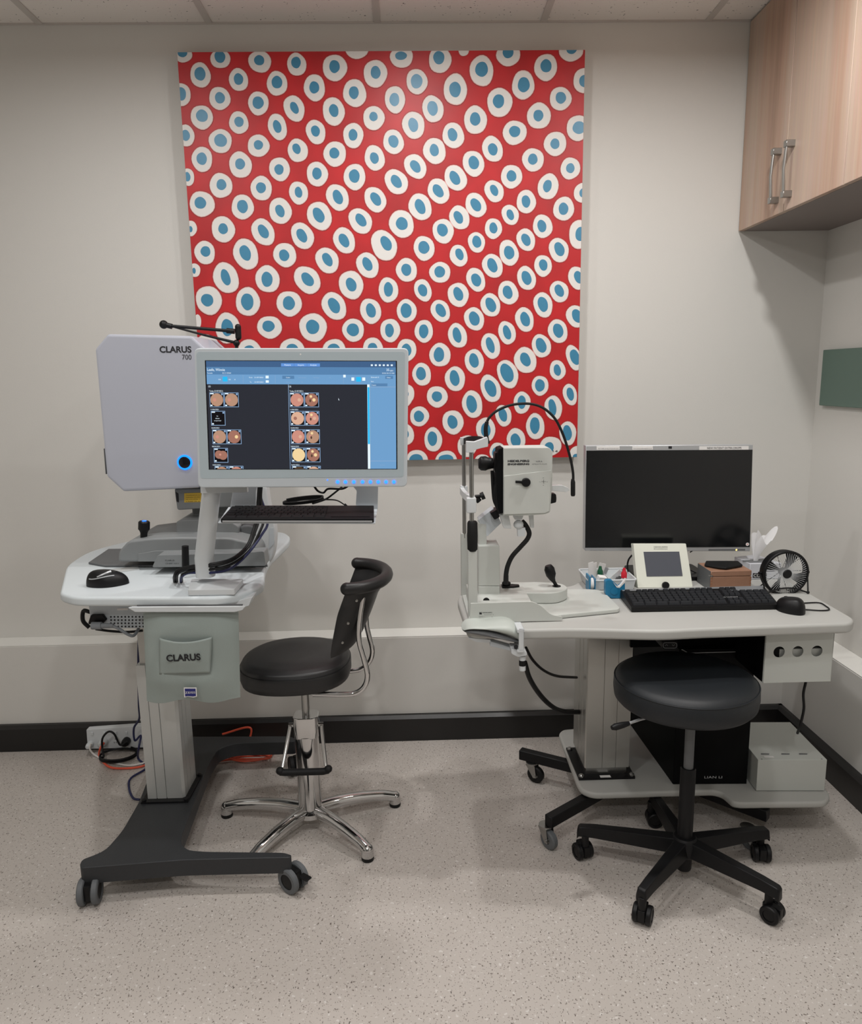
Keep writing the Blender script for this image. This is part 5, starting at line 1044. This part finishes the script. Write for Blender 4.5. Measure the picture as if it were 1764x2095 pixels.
for r in range(5):
    for i in range(15 if r else 8):
        wk = .64/(15 if r else 8); u = .02+wk*i; key(KQ, u+.002, u+wk-.002, v0+dv*r+.006, v0+dv*(r+1)-.008, .006, .16)
    for i in range(3):
        if r in (2,): continue
        u = .675+.038*i; key(KQ, u+.001, u+.036, v0+dv*r+.006, v0+dv*(r+1)-.008, .006, .16)
    for i in range(4): u = .80+.046*i; key(KQ, u+.001, u+.044, v0+dv*r+.006, v0+dv*(r+1)-.008, .006, .16)
for i in [0, 2, 3, 4, 5, 6.6, 7.6, 8.6, 9.6, 11.2, 12.2, 13.2, 14.2]: u = .02+.04*i; key(KQ, u+.002, u+.037, .80, .90, .006, .16)
for i in range(3): u = .675+.038*i; key(KQ, u+.001, u+.036, .80, .90, .006, .16)
g.build('keys', KEYM, kb)
text('hp keyboard', KQ(.66, .40, .001), KQ(.76, .40, .001), .006, WINK, kb, tail=Vector((0, -.05, 1)).normalized())
mouse(1617, 1249, ZD, .100, .066, .040, R(100), 'black wired mouse at the right end of the desk', BLACK)
cable([atZ(a_, b_, ZD+.003) for a_, b_ in ((1570, 1226), (1600, 1235), (1640, 1234), (1675, 1233), (1690, 1240), (1697, 1247), (1680, 1249), (1646, 1247))], .002, BLACK, 'mouse_cable', 'black mouse cable looping on the right end of the desk', 6, 6)
# wooden box, cloth
yw = -.66
A_, B_ = at(1454, 1195, yw), at(1537, 1193, yw)
ZW = A_.z
x0, x1 = A_.x, B_.x; zt = at(1495, 1168, yw).z; z0 = ZD+.001
wb = thing('wooden_box', 'small hinged wooden box with finger joints behind the keyboard', 'box', ((x0+x1)/2, yw, ZD))
zs = z0+(zt-z0)*.70
G().bb((x0, yw, z0), (x1, yw+.11, zs)).build('box_body', WOODB, wb, bev=.001, seg=1)
G().bb((x0, yw, zs+.0012), (x1, yw+.11, zt)).build('lid', WOODB, wb, bev=.0015, seg=1)
g = G()
for i in range(5):
    z = z0+(zs-z0)*(i+.25)/5
    for x in (x0, x1-.006): g.bb((x, yw-.0004, z), (x+.006, yw+.001, z+(zs-z0)*.1))
g.build('finger_joints', mat('beech_end_grain', (150, 104, 76), .6), wb)
G().bb((x0-.0015, yw+.003, z0), (x0-.0002, yw+.108, zt-.001)).build('end_panel', DGREY, wb)
G().cyl((x0-.002, yw+.01, zs+.004), (x0+.004, yw-.002, zs+.004), .0025, 10).build('clasp', STEEL, wb)
def cl(u, v):
    p = Vector((x0+.002+(x1-x0-.01)*u, yw+.02+.075*v, zt+.003+.006*math.sin(u*5+v*3)**2*(1-abs(2*v-1))))
    if u > .75: p.y -= .01*(u-.75)
    return p
tag(G().prism([(x0-.001, yw+.055, zt+.002), (x0+.03, yw+.02, zt+.002), (x0+.052, yw+.008, zt+.002), (x1-.012, yw+.04, zt+.002), (x1-.006, yw+.09, zt+.002), (x0+.022, yw+.1, zt+.002)], (0, 0, .008)).build('folded_cloth', BLKM, bev=.003), 'folded black cloth lying on top of the wooden box', 'cloth')
# tissue box
yt = -.54
x0, x1 = at(1533, 1190, yt).x, at(1585, 1190, yt).x+.02; zt = at(1555, 1153, yt).z
tb = thing('tissue_box', 'white and grey tissue box partly hidden behind the small black fan', 'tissue box', (x0+.03, yt+.05, ZD))
xb = at(1503, 1140, yt+.10).x
Pt = [(x0, yt), (x1, yt), (x1-.03, yt+.125), (xb, yt+.10)]
G().prism([(a_, b_, ZD+.001) for a_, b_ in Pt], (0, 0, zt-ZD-.001)).build('carton', [mat('pale_grey_card', (196, 198, 204), .6)], tb, bev=.001, seg=1)
G().prism([(x0-.012, yt+.045, zt+.0004), (x0+.004, yt+.012, zt+.0004), (x1-.02, yt+.012, zt+.0004), (x1-.03, yt+.06, zt+.0004)], (0, 0, .0008)).build('slot_print', DGREY, tb)
q0, q1 = at(1541, 1181, yt-.001), at(1566, 1181, yt-.001)
g = G().prism([q0+Vector((-.001, 0, -.002)), q1+Vector((.004, 0, -.002)), q1+Vector((.004, 0, .014)), q0+Vector((-.001, 0, .014))], (0, .0008, 0)).mt(1); merge(g, text('COTT', q0+Vector((.001, 0, .001)), q1+Vector((.002, 0, .001)), .0105, None, 0, dep=.001)); g.build('brand_panel', [INK, PAPER], tb)
ct = Vector((x0+.035, yt+.035, zt+.001))
def ti(u, v):
    a_ = 2*math.pi*u; r_ = (.008+.028*v**1.3*(1+.35*math.sin(3*a_+1)+.2*math.sin(5*a_))); return ct+Vector((r_*math.cos(a_)+.022*v*v, r_*math.sin(a_)*.5, v*.085*(1+.28*math.sin(2*a_+.6)+.12*math.sin(5*a_))))
tag(G().grid(ti, 40, 14).build('tissue', TISSUE, ang=60), 'crumpled white tissue pulled up out of the tissue box', 'tissue')
# fan
yfn = -.70
fn_ = thing('desk_fan', 'small round black desk fan with wire guard at the back right', 'fan', (at(1609, 1200, yfn).x, yfn+.02, ZD))
c0 = at(1608.5, 1173, yfn); r0 = (at(1655, 1173, yfn).x-at(1563, 1173, yfn).x)/2
G().torus(c0, r0-.003, .0045, (0, 1, 0), 48, 10).lathe([(r0-.001, 0), (r0+.001, .012), (r0-.001, .03), (r0-.004, .03), (r0-.004, 0), (r0-.001, 0)], c0, (0, 1, 0), 48).build('guard_ring', BLACK, fn_)
g = G()
for i in range(56):
    a_ = 2*math.pi*i/56; b_ = a_+.35
    p = c0+Vector((.014*math.cos(a_), -.008, .014*math.sin(a_))); q = c0+Vector(((r0-.004)*math.cos(b_), -.001, (r0-.004)*math.sin(b_))); g.tube([p, p.lerp(q, .5)+Vector((0, -.003, 0)), q], .0007, 5)
g.build('wire_guard', WINK, fn_)
G().lathe([(.0145, 0), (.0145, .004), (.012, .006), (0, .006)], c0+Vector((0, -.005, 0)), (0, -1, 0), 28).build('hub', BLACK, fn_)
for k in range(4):
    a0 = R(45+90*k)
    def bl(u, v): a_ = a0+.62*u*(0.6+.4*v)+.1; r_ = .012+(r0-.02)*v; return c0+Vector((r_*math.cos(a_), .010+.010*u, r_*math.sin(a_)))
    G().grid(bl, 8, 8).build('blade', BLACK, fn_, thick=.0012, ang=70)
g = G()
for i in range(10): a_ = 2*math.pi*i/10; g.tube([c0+Vector((.012*math.cos(a_), .03, .012*math.sin(a_))), c0+Vector(((r0-.003)*math.cos(a_), .028, (r0-.003)*math.sin(a_)))], .0009, 5)
g.lathe([(.013, .016), (.013, .026), (0, .026)], c0, (0, 1, 0), 20).build('rear_guard', BLACK, fn_)
zf = ZD+.004; g = G()
for s in (-1, 1):
    k_ = c0+Vector((s*(r0+.004), .014, -.001)); g.cyl(k_-Vector((s*.006, 0, 0)), k_+Vector((s*.005, 0, 0)), .0045, 12)
    g.tube([k_, Vector((c0.x+s*r0*.93, yfn-.015, zf))], .0024, 8).sph((c0.x+s*r0*.93, yfn-.015, zf+.001), .0048)
    g.tube([Vector((c0.x+s*r0*.80, yfn+.012, c0.z-.03)), Vector((c0.x+s*r0*.8, yfn+.055, zf))], .002, 8)
g.tube(sm([Vector((c0.x-r0*.93, yfn-.015, zf)), Vector((c0.x-r0*.4, yfn-.01, zf+.012)), Vector((c0.x+r0*.3, yfn-.01, zf+.014)), Vector((c0.x+r0*.93, yfn-.015, zf))], 5), .0024, 8)
g.build('stand', BLACK, fn_)

# ------------------------------------------------------------------ rolling stool
cx, cy = .768, -.955
sl = thing('rolling_stool', 'round black stool on five castors in front of the desk', 'stool', (cx, cy, 0))
r = .200; zt = .618
G().lathe([(0, zt), (r*.6, zt+.002), (r*.88, zt-.002), (r*.965, zt-.012), (r*.995, zt-.026), (r, zt-.050), (r*.985, zt-.072), (r*.94, zt-.082), (r*.8, zt-.086), (0, zt-.086)], (cx, cy, 0), seg=64).build('seat', VINYLB, sl, ang=60)
G()._tor((cx, cy, zt-.018), r*.985, .0022, (0, 0, 1), 64, 6).build('seat_piping', VINYLB, sl)
cx, cy = .772, -1.0
G().bb((cx-.07, cy-.05, zt-.10), (cx+.06, cy+.08, zt-.079)).build('seat_plate', BLACK, sl, bev=.004)
G().cyl((cx, cy, .30), (cx, cy, zt-.09), .0135, 20).build('piston', DGREY, sl)
G().lathe([(.021, .08), (.0215, .09), (.0215, .345), (.019, .35)], (cx, cy, 0), seg=24).lathe([(.021, .03), (.023, .035), (.023, .09)], (cx, cy, 0), seg=24).build('column', BLACK, sl)
l0, l1 = at(1310, 1472, -1.03), at(1287, 1480, -1.06)
lv_ = G().tube([Vector((cx-.03, cy, zt-.088)), l0, l1], .0042, 10).build('lever', SILV, sl); l2 = at(1252, 1489, -1.08)
G().tube([l1, l1.lerp(l2, .35), l1.lerp(l2, .8), l2], [.006, .0085, .0095, .006], 14).build('lever_grip', BLACK, lv_)
G().lathe([(.03, .075), (.04, .085), (.04, .12), (.03, .135)], (cx, cy, 0), seg=28).build('hub', BLACK, sl)
for k, (px, py, rz) in enumerate(((1195, 1762, 200), (1319, 1896, 150), (1586, 1893, 40), (1562, 1768, -10), (1342, 1694, 85))):
    e = atZ(px, py, 0); e.y += .018; d = Vector((e.x-cx, e.y-cy, 0)); L_ = d.length; d.normalize(); n_ = Vector((-d.y, d.x, 0)); g = G()
    def rect(t_, w_, z0, z1): c_ = Vector((cx, cy, 0))+d*t_; return [c_+n_*w_+Vector((0, 0, z0)), c_-n_*w_+Vector((0, 0, z0)), c_-n_*w_*.7+Vector((0, 0, z1)), c_+n_*w_*.7+Vector((0, 0, z1))]
    RR = [rect(.02, .026, .085, .130), rect(L_*.5, .021, .083, .122), rect(L_-.03, .018, .082, .114), rect(L_+.012, .017, .078, .108), rect(L_+.018, .015, .066, .100)]
    g.add([p for q in RR for p in q], [(4*i+j, 4*i+(j+1) % 4, 4*i+4+(j+1) % 4, 4*i+4+j) for i in range(4) for j in range(4)]+[(0, 1, 2, 3), (16, 17, 18, 19)])
    arm = g.build('base_arm', BLACK, sl, bev=.004, seg=2)
    twin_caster(sl, e.x, e.y, R(rz), .026, BLACK, .015, BLACK, top=.085)
